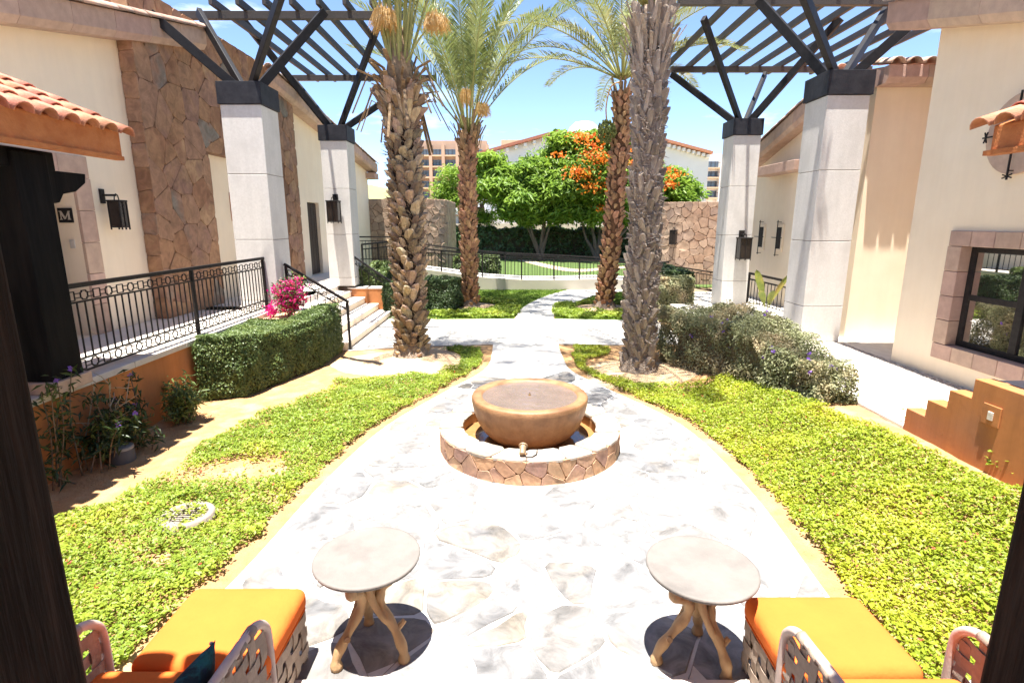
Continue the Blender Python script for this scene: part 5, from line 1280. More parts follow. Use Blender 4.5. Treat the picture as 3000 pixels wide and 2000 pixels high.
def boot_mesh(w, h, out, seed, th=0.05):
    """cut leaf base: a keeled scale, narrow below, broad and cut off above, leaning out"""
    rg = random.Random(seed); m = MB(); lv = [(-0.55*h, 0.28, 0.02, 0.0), (-0.25*h, 0.8, 0.045, 0.10), (0.1*h, 1.0, 0.06, 0.42), (0.38*h, 0.82, 0.05, 0.85), (0.46*h, 0.62, 0.03, 1.0)]
    for z, ww, tt, oo in lv:
        ww = w*ww*rg.uniform(0.9, 1.1); y = out*oo
        m.v += [(-ww/2, y-th*0.5, z), (-ww*0.28, y+tt*0.8, z+0.01), (ww*0.22, y+tt*0.85, z+0.012), (ww/2, y-th*0.5, z), (0, y-th, z)]
    for i in range(len(lv)-1):
        for k in range(5): m.f.append((i*5+k, i*5+(k+1) % 5, (i+1)*5+(k+1) % 5, (i+1)*5+k))
    m.f += [(4, 3, 2, 1, 0), tuple((len(lv)-1)*5+k for k in range(5))]
    return m.mesh('leaf_base')
def frond(t, base, az, el, L, droop, material, seed, petiole=0.2, nl=64, leaf=0.42, wid=0.026, twist=0.0, vee=0.45):
    rg = np.random.default_rng(seed); base = Vector(base); hd = Vector((math.cos(az), math.sin(az), 0)); up = Vector((0, 0, 1))
    pts = []; p = base.copy(); n = 22
    for i in range(n+1):
        pts.append(p.copy()); s = i/n; e = el-droop*s**1.6; p = p+(hd*math.cos(e)+up*math.sin(e))*(L/n)
    fo = MB().tube(pts, [0.022*(1-0.85*i/n)+0.003 for i in range(n+1)], 5).build('frond_midrib', M['rachis'], t, smooth=True)
    side = hd.cross(up).normalized(); m = MB()
    for k in range(nl):
        s = petiole+(1-petiole)*(k+0.5)/nl; f = s*n; i = min(n-1, int(f)); q = pts[i].lerp(pts[i+1], f-i); d = (pts[i+1]-pts[i]).normalized(); nr = side.cross(d).normalized()
        env = min(1.0, 0.45+(s-petiole)*3.0)*(1.0-0.55*max(0, (s-0.55)/0.45)**1.5)
        for sg in (-1, 1):
            ll = leaf*env*rg.uniform(0.85, 1.12); fw = 0.75+0.5*s+rg.normal(0, 0.08)
            dd = (side*sg*(1.0+rg.normal(0, .07))+d*fw+nr*(vee+rg.normal(0, 0.12))).normalized(); e = q+dd*ll; e.z -= ll*0.10*(1+rg.uniform(0, 1)); mid = q+dd*ll*0.5; wv = d.cross(dd).cross(dd).normalized()*wid*0.5
            m.add([tuple(q-wv*0.5), tuple(q+wv*0.5), tuple(mid+wv), tuple(mid-wv), tuple(e)], [(0, 1, 2, 3), (3, 2, 4)])
    m.build('frond_leaflets', material, fo)
    return fo
def palm(label, path, radii, mb, boots, core=M['palmcore'], bw=0.17, bh=0.26, out=0.07, seed=1, zmin=0.03, top_out=1.0, skirt=0.0):
    pts = smooth_line(path, 8); n = len(pts); t = thing('palm_tree', label, 'palm tree', tuple(path[0]), 'date palms round the crossing')
    rad = [radii[0]+(radii[1]-radii[0])*i/(n-1) for i in range(n)]
    rad = [r*(1+0.22*math.exp(-i/1.2)) for i, r in enumerate(rad)]
    MB().tube([tuple(p) for p in pts], rad, 16).build('trunk', core, t, smooth=True)
    cr_ = MB(); p0 = pts[0]
    for i in range(7):
        for k in range(28):
            a_ = 2*math.pi*k/28; rr_ = (radii[0]*1.75-0.11*radii[0]*i)*(1+0.10*noise.noise((a_*3, i*0.7, seed))+0.05*math.sin(a_*9+i)); cr_.v.append((p0.x+rr_*math.cos(a_), p0.y+rr_*math.sin(a_), p0.z-0.04+0.045*i+gz(p0.x, p0.y)*0.9))
    for i in range(6):
        for k in range(28): cr_.f.append((i*28+k, i*28+(k+1) % 28, (i+1)*28+(k+1) % 28, (i+1)*28+k))
    cr_.build('root_collar', M['rootc'], t, smooth=True)
    ms = [boot_mesh(bw, bh, out, seed*10+k) for k in range(4)]
    for me in ms: me.materials.append(mb)
    rg = random.Random(seed); lens = [0]
    for a, b in zip(pts[:-1], pts[1:]): lens.append(lens[-1]+(b-a).length)
    for k in range(boots):
        s = zmin+(lens[-1]-zmin)*(k/boots); i = max(j for j in range(n) if lens[j] <= s+1e-9); i = min(i, n-2); f = (s-lens[i])/(lens[i+1]-lens[i]); p = pts[i].lerp(pts[i+1], f); r = rad[i]+(rad[i+1]-rad[i])*f
        a = k*2.39996+rg.uniform(-0.3, 0.3); s += rg.uniform(-0.05, 0.05); s = max(0.0, min(lens[-1]-1e-4, s))
        if math.sin(a) > 0.62: continue          # the side nobody in the court can see
        ax = (pts[i+1]-pts[i]).normalized(); o_ = Vector((math.cos(a), math.sin(a), 0)); o_ = (o_-ax*o_.dot(ax)).normalized(); tg = o_.cross(ax)
        sc = rg.uniform(0.72, 1.3); topk = 1.0+skirt*sm((s/lens[-1]-0.85)/0.15)
        mw = Matrix((tg*sc, o_*sc*topk, ax*sc*topk)).transposed().to_4x4(); mw.translation = p+o_*r*0.93
        o = bpy.data.objects.new('leaf_base', ms[k % 4]); col.objects.link(o); adopt(o, t); o.matrix_basis = mw @ Matrix.Rotation(rg.uniform(-0.4, 0.4), 4, 'Y') @ Matrix.Rotation(rg.uniform(-0.22, 0.16), 4, 'X')
    return t, pts[-1], rad[-1]
def husks(t, c, r, n, seed, hmin=0.25, hmax=0.6, drop=0.0, mt=None, tilt=(0.1, 0.6), w=0.05):
    rg = random.Random(seed)
    for k in range(n):
        a = rg.uniform(0, 2*math.pi); o_ = Vector((math.cos(a), math.sin(a), 0)); b = Vector(c)+o_*r*rg.uniform(0.75, 1.05)+Vector((0, 0, rg.uniform(-0.45, 0.1))); L = rg.uniform(hmin, hmax); e = rg.uniform(*tilt)
        q = b+o_*L*math.sin(e)*0.5+Vector((0, 0, L*0.5*math.cos(e))); z = b+o_*L*math.sin(e*1.5)+Vector((0, 0, L*math.cos(e*1.5)-drop*L)); ww = w*rg.uniform(0.6, 1.3)
        ribbon([tuple(b), tuple(q), tuple(z)], o_.cross(Vector((0, 0, 1))), ww, 0.012).build('dry_husk', mt or M['husk'], t)
def spadix(t, base, tip, n, hang, seed, spread=0.12, mt=None):
    rg = np.random.default_rng(seed); base = Vector(base); tip = Vector(tip)
    st_ = MB().tube(smooth_line([tuple(base), tuple((base+tip)/2+Vector((0, 0, 0.05))), tuple(tip)], 5), [0.022-0.001*i for i in range(11)], 6).build('flower_stalk', M['rachis'], t, smooth=True)
    m = MB()
    for k in range(n):
        d = Vector(rg.normal(0, 1, 3)); d.z = abs(d.z)*0.35; d = d.normalized()*spread*rg.uniform(0.4, 1.1); out = (tip-base).normalized()*hang*0.35
        a = tip+d*0.3; b = tip+d+out*rg.uniform(0.3, 1.0); c = b+Vector((d.x*0.5, d.y*0.5, -hang*rg.uniform(0.6, 1.1)))+out*0.5
        m.add([tuple(a), tuple(a+Vector((0.006, 0, 0))), tuple(b+Vector((0.007, 0, 0))), tuple(b), tuple(c), tuple(c+Vector((0.005, 0, 0)))], [(0, 1, 2, 3), (3, 2, 5, 4)])
    m.build('flower_strands', mt or M['spadix'], st_)
# 1: thick shaggy brown palm
x1, y1 = PALMS[0]
top1 = atY(1172, 268, y1)
P1, tp, tr = palm('thick shaggy brown palm with white-orange flower plumes beside the stairs', [(x1, y1, 0.02), tuple(atY(1200, 800, y1)), tuple(atY(1190, 560, y1)), tuple(top1)], (0.195, 0.195), M['boot1'], 300, bw=0.145, bh=0.21, out=0.10, seed=1, skirt=0.9)
tp = Vector(tp)
husks(P1, tp+Vector((0, 0, 0.05)), 0.27, 60, 3, 0.2, 0.5, tilt=(0.15, 0.75)); husks(P1, tp+Vector((0, 0, 0.1)), 0.34, 16, 4, 0.3, 0.6, drop=0.8, tilt=(0.8, 1.3), w=0.035)
MB().tube([tuple(tp-Vector((0, 0, 0.3))), tuple(tp+Vector((0, 0, 0.35))), tuple(tp+Vector((0.02, 0, 0.9)))], [0.28, 0.19, 0.10], 12).build('crown_shaft', M['husk'], P1, smooth=True)
rg0 = random.Random(6)
for k in range(24):
    a = k*2.39996; el = R(88-20*(k/24)**1.6); frond(P1, tp+Vector((0.10*math.cos(a), 0.10*math.sin(a), 0.25)), a, el, rg0.uniform(3.6, 4.2), R(26), M['frond'], 100+k, petiole=0.26, leaf=0.5)
b = tp+Vector((-0.1, -0.12, 0.5))
spadix(P1, tp+Vector((-0.08, -0.12, 0.3)), atY(1128, 58, y1-0.25), 420, 0.30, 1, 0.15); spadix(P1, tp+Vector((0.1, -0.1, 0.35)), atY(1268, 66, y1-0.2), 420, 0.22, 2, 0.14)
# 2: slim rust palm with yellow flower stalks
x2, y2 = PALMS[1]; top2 = atY(1372, 392, y2)
P2_, tp, tr = palm('rust-brown palm with yellow flower stalks and upright green fronds', [(x2, y2, 0.02), tuple(atY(1375, 720, y2)), tuple(atY(1370, 560, y2)), tuple(top2)], (0.175, 0.17), M['boot2'], 300, core=M['palmcore2'], bw=0.135, bh=0.20, out=0.075, seed=2, skirt=0.6)
tp = Vector(tp); husks(P2_, tp, 0.30, 40, 13, 0.25, 0.6, tilt=(0.05, 0.5), w=0.06)
for k in range(25):
    a = k*2.39996+0.4; el = R(88-42*(k/25)); frond(P2_, tp+Vector((0.10*math.cos(a), 0.10*math.sin(a), 0.05)), a, el, rg0.uniform(3.6, 4.3), R(30+18*(k/30)), M['frond'], 200+k, petiole=0.28, leaf=0.62, nl=70, wid=0.03)
spadix(P2_, tp+Vector((0, -0.15, 0.2)), atY(1365, 282, y2-0.3), 260, 0.42, 3, 0.13); spadix(P2_, tp+Vector((0.1, -0.15, 0.15)), atY(1408, 318, y2-0.35), 260, 0.34, 4, 0.14)
# 3: slim leaning palm with a hanging fruit bunch
x3, y3 = PALMS[2]; top3 = atY(1822, 268, y3)
P3, tp, tr = palm('slim leaning palm with pale fronds and a hanging green fruit bunch', [(x3, y3, 0.02), tuple(atY(1790, 720, y3)), tuple(atY(1808, 520, y3)), tuple(atY(1820, 380, y3)), tuple(top3)], (0.215, 0.185), M['boot2'], 300, core=M['palmcore2'], bw=0.14, bh=0.18, out=0.07, seed=3)
tp = Vector(tp); husks(P3, tp, 0.2, 26, 23, 0.25, 0.5, tilt=(0.05, 0.5))
for k in range(30):
    a = k*2.39996+1.1; el = R(84-66*(k/30)**0.8); frond(P3, tp+Vector((0.08*math.cos(a), 0.08*math.sin(a), 0.3)), a, el, rg0.uniform(3.0, 3.7), R(58), M['frond3'], 300+k, petiole=0.2, leaf=0.45, nl=60, wid=0.03)
fb = atY(1777, 385, y3-0.3)
st_ = MB().tube(smooth_line([tuple(tp+Vector((-0.1, -0.1, 0.2))), tuple(atY(1790, 255, y3-0.3)), tuple(atY(1776, 310, y3-0.3)), tuple(fb+Vector((0, 0, 0.2)))], 6), 0.018, 6).build('fruit_stalk', M['spadix'], P3, smooth=True)
M['date'] = mat('green_date', (0.16, 0.18, 0.05), (0.09, 0.11, 0.03), 9, 0.5, 0.1, 30); m = MB(); rg = np.random.default_rng(5)
for k in range(330):
    d = Vector(rg.normal(0, 1, 3)).normalized()*0.24*rg.uniform(0.75, 1.05); q = fb+Vector((d.x, d.y, d.z*1.1)); s = 0.03
    m.add([tuple(q+Vector(v)*s) for v in ((1,0,0),(-1,0,0),(0,1,0),(0,-1,0),(0,0,1.4),(0,0,-1.4))], [(0,2,4),(2,1,4),(1,3,4),(3,0,4),(2,0,5),(1,2,5),(3,1,5),(0,3,5)])
tag(m.build('fruit_cluster', M['date'], st_), kind='stuff')
# 4: tall grey fibrous palm
x4, y4 = PALMS[3]; top4 = atY(1912, 25, y4)
P4, tp, tr = palm('tall grey fibrous palm standing by the olive shrub hedge', [(x4, y4, 0.02), tuple(atY(1882, 800, y4)), tuple(atY(1893, 520, y4)), tuple(atY(1905, 250, y4)), tuple(top4)], (0.185, 0.195), M['boot4'], 300, core=M['rootc'], bw=0.10, bh=0.26, out=0.075, seed=4, skirt=0.3)
tp = Vector(tp); husks(P4, tp-Vector((0, 0, 0.5)), 0.25, 60, 33, 0.25, 0.6, tilt=(0.05, 0.35), w=0.05, mt=M['boot4'])
m = MB(); rg = random.Random(19)
for k in range(1700):
    s = rg.uniform(0.05, 1.0); zz = s*top1.z; a = rg.uniform(-math.pi, 0.3); q = Vector((x1+(top1.x-x1)*s, y1, zz)); o_ = Vector((math.cos(a), math.sin(a), 0)); b = q+o_*rg.uniform(0.2, 0.27); d = Vector((rg.uniform(-1, 1), rg.uniform(-1, 0.3), rg.uniform(-0.9, 0.8))).normalized()*rg.uniform(0.04, 0.13); e = b+d+o_*0.03; wv = Vector((0.006, 0, 0.007))
    m.add([tuple(b-wv), tuple(b+wv), tuple(e)], [(0, 1, 2)])
tag(m.build('trunk_fibres', M['husk'], P1), kind='stuff')
m = MB(); rg = random.Random(9)
for k in range(2000):
    s = rg.uniform(0.1, 0.98); zz = s*tp.z; a = rg.uniform(-math.pi, 0.1); i_ = s; q = Vector((x4+(tp.x-x4)*s, y4+(tp.y-y4)*s, zz)); o_ = Vector((math.cos(a), math.sin(a), 0)); b = q+o_*0.215; d = Vector((rg.uniform(-1, 1), rg.uniform(-1, 0.3), rg.uniform(-0.5, 1.0))).normalized()*rg.uniform(0.04, 0.12); e = b+d+o_*0.03; wv = Vector((0.008, 0, 0.008))
    m.add([tuple(b-wv), tuple(b+wv), tuple(e)], [(0, 1, 2)])
M['fibre'] = mat('palm_fibre', (0.52, 0.44, 0.36), (0.36, 0.29, 0.23), 14, 0.9, 0.2, 30)
tag(m.build('trunk_fibres', M['fibre'], P4), kind='stuff')
for k in range(26):
    a = k*2.39996+0.2; el = R(84-40*(k/26)); frond(P4, tp+Vector((0.12*math.cos(a), 0.12*math.sin(a), 0.05)), a, el, rg0.uniform(3.6, 4.2), R(50), M['frond3'], 400+k, petiole=0.3, leaf=0.5, nl=56)
# broad-leaved plant behind the walkway hedge
bl = atY(2243, 905, 12.0); rg = random.Random(2)
bp2 = thing('broadleaf_plant', 'yellowing broad-leaved plant between the two right columns', 'plant', (bl.x, 12.0, 0.4))
M['broad'] = leaf_mat('yellow_broad_leaf', (0.26, 0.27, 0.06), (0.16, 0.2, 0.045), 8, 0.35, 0.4, c3=(0.36, 0.26, 0.08), s3=3)
for (x, y, w) in ((2215, 790, 0.16), (2310, 805, 0.12), (2265, 850, 0.14), (2225, 850, 0.14)):
    e = atY(x, y, 12.0+rg.uniform(-0.3, 0.2)); b = Vector((bl.x, 12.0, 0.42)); q = (b+e)/2+Vector((0, 0, 0.08)); L = 10; m = MB(); pts = smooth_line([tuple(b), tuple(q), tuple(e)], 6); ax = (e-b).normalized(); sd = ax.cross(Vector((0, 1, 0.25))).normalized()
    for i, p in enumerate(pts):
        s = i/(len(pts)-1); ww = w*0.5*(0.12 if s < 0.3 else math.sin(min(1, (s-0.3)/0.7)*math.pi)**0.6+0.02); m.v += [tuple(p-sd*ww+Vector((0, -0.02, 0))), tuple(p), tuple(p+sd*ww+Vector((0, -0.02, 0)))]
    for i in range(len(pts)-1): m.f += [(i*3, i*3+1, i*3+4, i*3+3), (i*3+1, i*3+2, i*3+5, i*3+4)]
    m.build('leaf', M['broad'], bp2, smooth=True)

# ------------------------------------------------------------------ ramp with its two railings
def plain_rail(label, posts, tops, name='ramp_railing', every=0.13, loc=None):
    """posts: base points; tops: matching top points (world)"""
    t = thing(name, label, 'railing', tuple(posts[0]), 'ramp railings beyond the lawn')
    for p, q in zip(posts, tops): MB().bar(p, q, 0.05, 0.05).build('post', M['iron'], t)
    bal = MB()
    for i in range(len(posts)-1):
        b0, b1, t0, t1 = Vector(posts[i]), Vector(posts[i+1]), Vector(tops[i]), Vector(tops[i+1])
        for f, w in ((1.0, 0.05), (0.84, 0.03), (0.10, 0.03)):
            MB().bar(b0.lerp(t0, f), b1.lerp(t1, f), w, w).build('rail', M['iron'], t)
        n = max(2, round((b1-b0).length/every))
        for k in range(1, n):
            a = b0.lerp(b1, k/n); c = t0.lerp(t1, k/n); bal.bar(a.lerp(c, 0.1), a.lerp(c, 0.84), 0.014, 0.014)
    tag(bal.build('baluster_row', M['iron'], t), kind='stuff')
    return t
YF = 19.7
fb_ = [(1150, 775), (1245, 789), (1293, 795), (1413, 812), (1528, 819), (1623, 820), (1697, 818), (1760, 817), (1850, 820), (1930, 828), (2000, 838), (2110, 858)]
ft_ = [(1150, 712), (1245, 729), (1293, 734), (1413, 742), (1528, 749), (1623, 753), (1697, 759), (1760, 764), (1850, 768), (1930, 774), (2000, 784), (2110, 801)]
bF = [atY(x, y, YF) for x, y in fb_]; tF = [atY(x, y, YF) for x, y in ft_]
plain_rail('long black railing on the front edge of the ramp wall', bF, tF)
rw_ = thing('ramp_wall', 'low pale rendered ramp wall crossing behind the lawn', 'wall', (0, YF, 0))
m = MB()
for p, q in zip(bF[:-1], bF[1:]):
    m.add([(p.x, YF-0.08, -0.05), (q.x, YF-0.08, -0.05), (q.x, YF-0.08, q.z), (p.x, YF-0.08, p.z), (p.x, YF+0.1, -0.05), (q.x, YF+0.1, -0.05), (q.x, YF+0.1, q.z), (p.x, YF+0.1, p.z)], [(0,1,2,3),(4,7,6,5),(3,2,6,7),(0,4,5,1),(1,5,6,2),(3,7,4,0)])
m.build('wall', M['stucco_far'], rw_)
m = MB()
for p, q in zip(bF[:-1], bF[1:]):
    m.add([(p.x, YF+0.101, p.z-0.04), (q.x, YF+0.101, q.z-0.04), (q.x, YF+1.9, q.z-0.04), (p.x, YF+1.9, p.z-0.04)], [(0, 1, 2, 3)])
m.build('ramp_floor', M['concrete'], rw_)
YB = 21.7
bt_ = [(1050, 694), (1150, 694), (1245, 716), (1352, 730), (1480, 741), (1623, 747), (1780, 756), (1930, 766), (2052, 776)]
tB = [atY(x, y, YB) for x, y in bt_]; bB = [p-Vector((0, 0, 0.95)) for p in tB]
plain_rail('second black railing behind the ramp, ending near the rose stone wall', bB, tB)
a0, a1 = atY(1060, 716, 17.4), atY(1150, 707, 18.6)
plain_rail('short black railing between the lantern column and the shaggy palm', [a0-Vector((0, 0, 0.95)), a0.lerp(a1, 0.5)-Vector((0, 0, 0.95)), a1-Vector((0, 0, 0.95))], [a0, a0.lerp(a1, 0.5), a1])
a0, a1 = atY(2196, 800, 13.9), atY(2316, 826, 12.3)
plain_rail('black railing behind the yellowing broad-leaved plant', [a0-Vector((0, 0, 0.9)), a1-Vector((0, 0, 0.9))], [a0, a1])
# ------------------------------------------------------------------ round-ended stone walls
rng = random.Random(31)
def round_wall(label, xa, xb, yw, zt, r, side, size=0.30):
    """flat face at yw from xa to xb, then a quarter turn back at the garden end (side = +1: at xb)"""
    t = thing('stone_garden_wall', label, 'wall', ((xa+xb)/2, yw, 0), 'round-ended stone garden walls')
    W = xb-xa; A = r*math.pi/2; D = 3.5
    def fm(a, b, h):
        if side < 0: a = W+A+D-a
        if a <= W: x, y, nx_, ny_ = a, 0, 0, -1
        elif a <= W+A: q = (a-W)/r; x, y, nx_, ny_ = W+r*math.sin(q), r-r*math.cos(q), math.sin(q), -math.cos(q)
        else: x, y, nx_, ny_ = W+r, r+(a-W-A), 1, 0
        x = xa+x if side > 0 else xb-x; nx_ *= side
        return (x+nx_*h, yw+y+ny_*h, b-0.05)
    m = MB(); n = 40; L = W+A+D
    for i in range(n+1):
        for b in (0, zt+0.05): m.v.append(fm(L*i/n, b, -0.02))
    for i in range(n): m.f.append((i*2, i*2+2, i*2+3, i*2+1))
    for i in range(n+1):
        for b in (0, zt+0.05): m.v.append(fm(L*i/n, b, -0.4))
    o = 2*(n+1)
    for i in range(n): m.f += [(o+i*2, o+i*2+1, o+i*2+3, o+i*2+2), (i*2+1, i*2+3, o+i*2+3, o+i*2+1)]
    m.build('core', M['cladbed'], t)
    lay_stones(cells(L, zt+0.05, size, rng, jit=0.45, drop=0.08), fm, -0.02, 0.03, M['farclad'], t, rng, gap=0.006, rough=0.012, cham=0.012, limit=220)
    return t
xa = atY(1040, 600, 24).x; xb = atY(1240, 600, 24).x
round_wall('rose stone garden wall with a rounded end behind the shaggy palm', xa-1.5, xb, 24.0, 3.35, 0.9, 1)
xa = atY(2016, 640, 21.5).x; xb = atY(2130, 640, 21.5).x
rwl = round_wall('rose stone garden wall with a lantern beyond the far right column', xa, xb+2.5, 21.5, 3.15, 0.9, -1)
b = atY(2014, 668, 21.6)
lantern('small black lantern on the rose stone garden wall', (xa-0.4, 21.7, b.z), (-0.6, -0.8, 0), w=0.26, h=0.55, reach=0.18)

# ------------------------------------------------------------------ far buildings
M['white'] = mat('white_render', (0.74, 0.74, 0.74), (0.68, 0.68, 0.67), 0.4, 0.9, 0.1, 6)
M['roseW'] = mat('rose_render', (0.42, 0.31, 0.235), (0.37, 0.265, 0.2), 0.4, 0.9, 0.1, 6)
M['sandW'] = mat('sand_render', (0.52, 0.40, 0.28), (0.46, 0.35, 0.24), 0.4, 0.9, 0.1, 6)
M['farglass'] = mat('far_glass', (0.06, 0.09, 0.13), (0.10, 0.14, 0.19), 0.8, 0.15, 0, spec=0.6)
M['darkrail'] = mat('far_rail', (0.05, 0.045, 0.045), bump=0)
Yg = 48.0
gb = thing('gabled_hall', 'large white gabled hall with a red tiled roof edge behind the flame tree', 'building', (4.5, Yg, 0))
out = [(1395, 457), (1631, 391), (1700, 384), (1800, 384), (1880, 396), (1950, 418), (2078, 452)]
pts = [atY(x, y, Yg) for x, y in out]; poly = [(pts[0].x, Yg, 0)]+[tuple(p) for p in pts]+[(pts[-1].x, Yg, 0)]
MB().extrude(poly, (0, 14, 0)).build('wall', M['white'], gb)
for (i, j) in ((0, 1), (5, 6)):
    a, b = pts[i], pts[j]; d = (b-a).normalized()
    MB().bar(a+Vector((0, -0.25, 0.08))-d*0.4, b+Vector((0, -0.25, 0.08))+d*0.1, 0.75, 0.22, up=(0, 0, 1)).build('roof_edge', M['tile'], gb)
    n = 9
    for k in range(n):
        q = a.lerp(b, (k+0.5)/n); MB().box(q.x-0.12, Yg-0.45, q.z-0.35, q.x+0.12, Yg-0.002, q.z-0.1).build('bracket', M['white'], gb)
MB().lathe([(0.0, 1.0), (0.8, 0.85), (1.25, 0.45), (1.4, 0.0)], tuple(atY(1710, 390, Yg+3)), 24).build('dome', M['white'], gb, smooth=True)
a, b = atY(1946, 645, Yg), atY(1985, 690, Yg)
nic = MB().box(a.x, Yg-0.06, b.z, b.x, Yg-0.004, a.z).build('opening', M['roseW'], gb)
MB().box(a.x-0.05, Yg-0.16, a.z-0.1, b.x+0.1, Yg-0.065, a.z+0.25).build('lintel', M['door'], nic); q = atY(1968, 690, Yg); MB().box(q.x-0.2, Yg-0.3, q.z-0.3, q.x+0.2, Yg-0.07, q.z+0.9).build('pillar', M['door'], nic)
pv = thing('low_pavilion', 'low white pavilion with dark timber beams behind the slender trees', 'building', (-6.5, 46, 0))
a, b = atY(1255, 655, 46), atY(1440, 700, 46)
MB().box(a.x, 46, 0, b.x, 50, a.z+0.6).build('wall', M['white'], pv)
a, b = atY(1255, 610, 46), atY(1420, 628, 46)
MB().box(a.x, 45.6, b.z, b.x, 50, a.z).build('roof_slab', M['white'], pv)
for x in (1300, 1350, 1412):
    q = atY(x, 640, 45.8); MB().box(q.x-0.18, 45.7, 0, q.x+0.18, 46.05, q.z+1.2).build('timber_post', M['door'], pv)
MB().box(atY(1395, 600, 45.5).x, 45.45, atY(1395, 628, 45.5).z, atY(1420, 600, 45.5).x, 45.6, atY(1395, 606, 45.5).z).build('beam_end', M['door'], pv)
sw2 = thing('boundary_wall', 'long pale boundary wall behind the dark far hedge', 'wall', (0, 45, 0))
a = atY(1260, 655, 45.0); MB().box(a.x, 44.9, 0, 14, 45.2, a.z+0.0).build('wall', M['stucco_far'], sw2)
def hotel(label, yw, xs0, xs1, ytop, floors, bays, wallm, base):
    A = lambda x, y: atY(x, y, yw)
    t = thing('hotel_block', label, 'building', (A((xs0+xs1)/2, base).x, yw, 0))
    a, b = A(xs0, ytop), A(xs1, base); MB().box(a.x, yw, 0, b.x, yw+20, a.z).build('wall', wallm, t)
    for (y0, y1) in floors:
        s = A(xs0, y1+1); MB().box(a.x-0.2, yw-1.6, s.z-0.35, b.x+0.2, yw-0.01, s.z).build('balcony_slab', M['sandW'], t)
        for (x0, x1) in bays:
            p, q = A(x0, y0), A(x1, y1); w = MB().box(p.x, yw-0.12, q.z, q.x, yw-0.02, p.z).build('window', M['farglass'], t)
            for k in range(1, 3): xx = p.x+(q.x-p.x)*k/3; MB().box(xx-0.06, yw-0.2, q.z, xx+0.06, yw-0.121, p.z).build('window_bar', M['darkrail'], w)
            MB().box(p.x-0.3, yw-1.6, q.z+0.95, q.x+0.3, yw-1.52, q.z+1.05).build('balcony_rail', M['darkrail'], t)
    for x in (xs0, *[(bays[i][1]+bays[i+1][0])/2 for i in range(len(bays)-1)], xs1):
        p = A(x, ytop+14); MB().box(p.x-0.4, yw-1.7, 0, p.x+0.4, yw-0.015, p.z).build('pier', wallm, t)
    return t
hotel('distant rose and sand hotel with rows of balconies beside the gabled hall', 150.0, 1180, 1428, 412, [(438, 455), (469, 487), (500, 518), (531, 549), (562, 580)], [(1196, 1222), (1232, 1257), (1268, 1297), (1302, 1336), (1345, 1372), (1382, 1412)], M['roseW'], 640)
MB().box(atY(1468, 410, 160).x, 160, 0, atY(1545, 410, 160).x, 175, atY(1468, 410, 160).z).build('roof_block', M['sandW'], tag(thing('roof_storey', 'distant brown rooftop storey peeping over the gabled hall', 'building', (atY(1500, 410, 160).x, 160, 0))))
hotel('distant white and dark hotel wing with balconies beyond the rose stone wall', 140.0, 2034, 2170, 452, [(473, 491), (502, 519), (531, 548), (559, 578)], [(2040, 2056), (2071, 2106), (2114, 2140)], M['white'], 640)
hm = MB(); nx_ = 40
for i in range(nx_+1):
    x = -700+1000*i/nx_; h = 12+34*math.exp(-((x+190)/110)**2)+20*math.exp(-((x+420)/130)**2)+4*noise.noise((x*0.02, 0, 0)); hm.v += [(x, 640, -1), (x, 700, h), (x, 820, h*0.7)]
for i in range(nx_): hm.f += [(i*3, i*3+3, i*3+4, i*3+1), (i*3+1, i*3+4, i*3+5, i*3+2)]
M['hill'] = mat('dry_hill', (0.20, 0.22, 0.10), (0.26, 0.22, 0.13), 0.02, 0.95, 0)
structure(hm.build('hills', M['hill'], smooth=True))

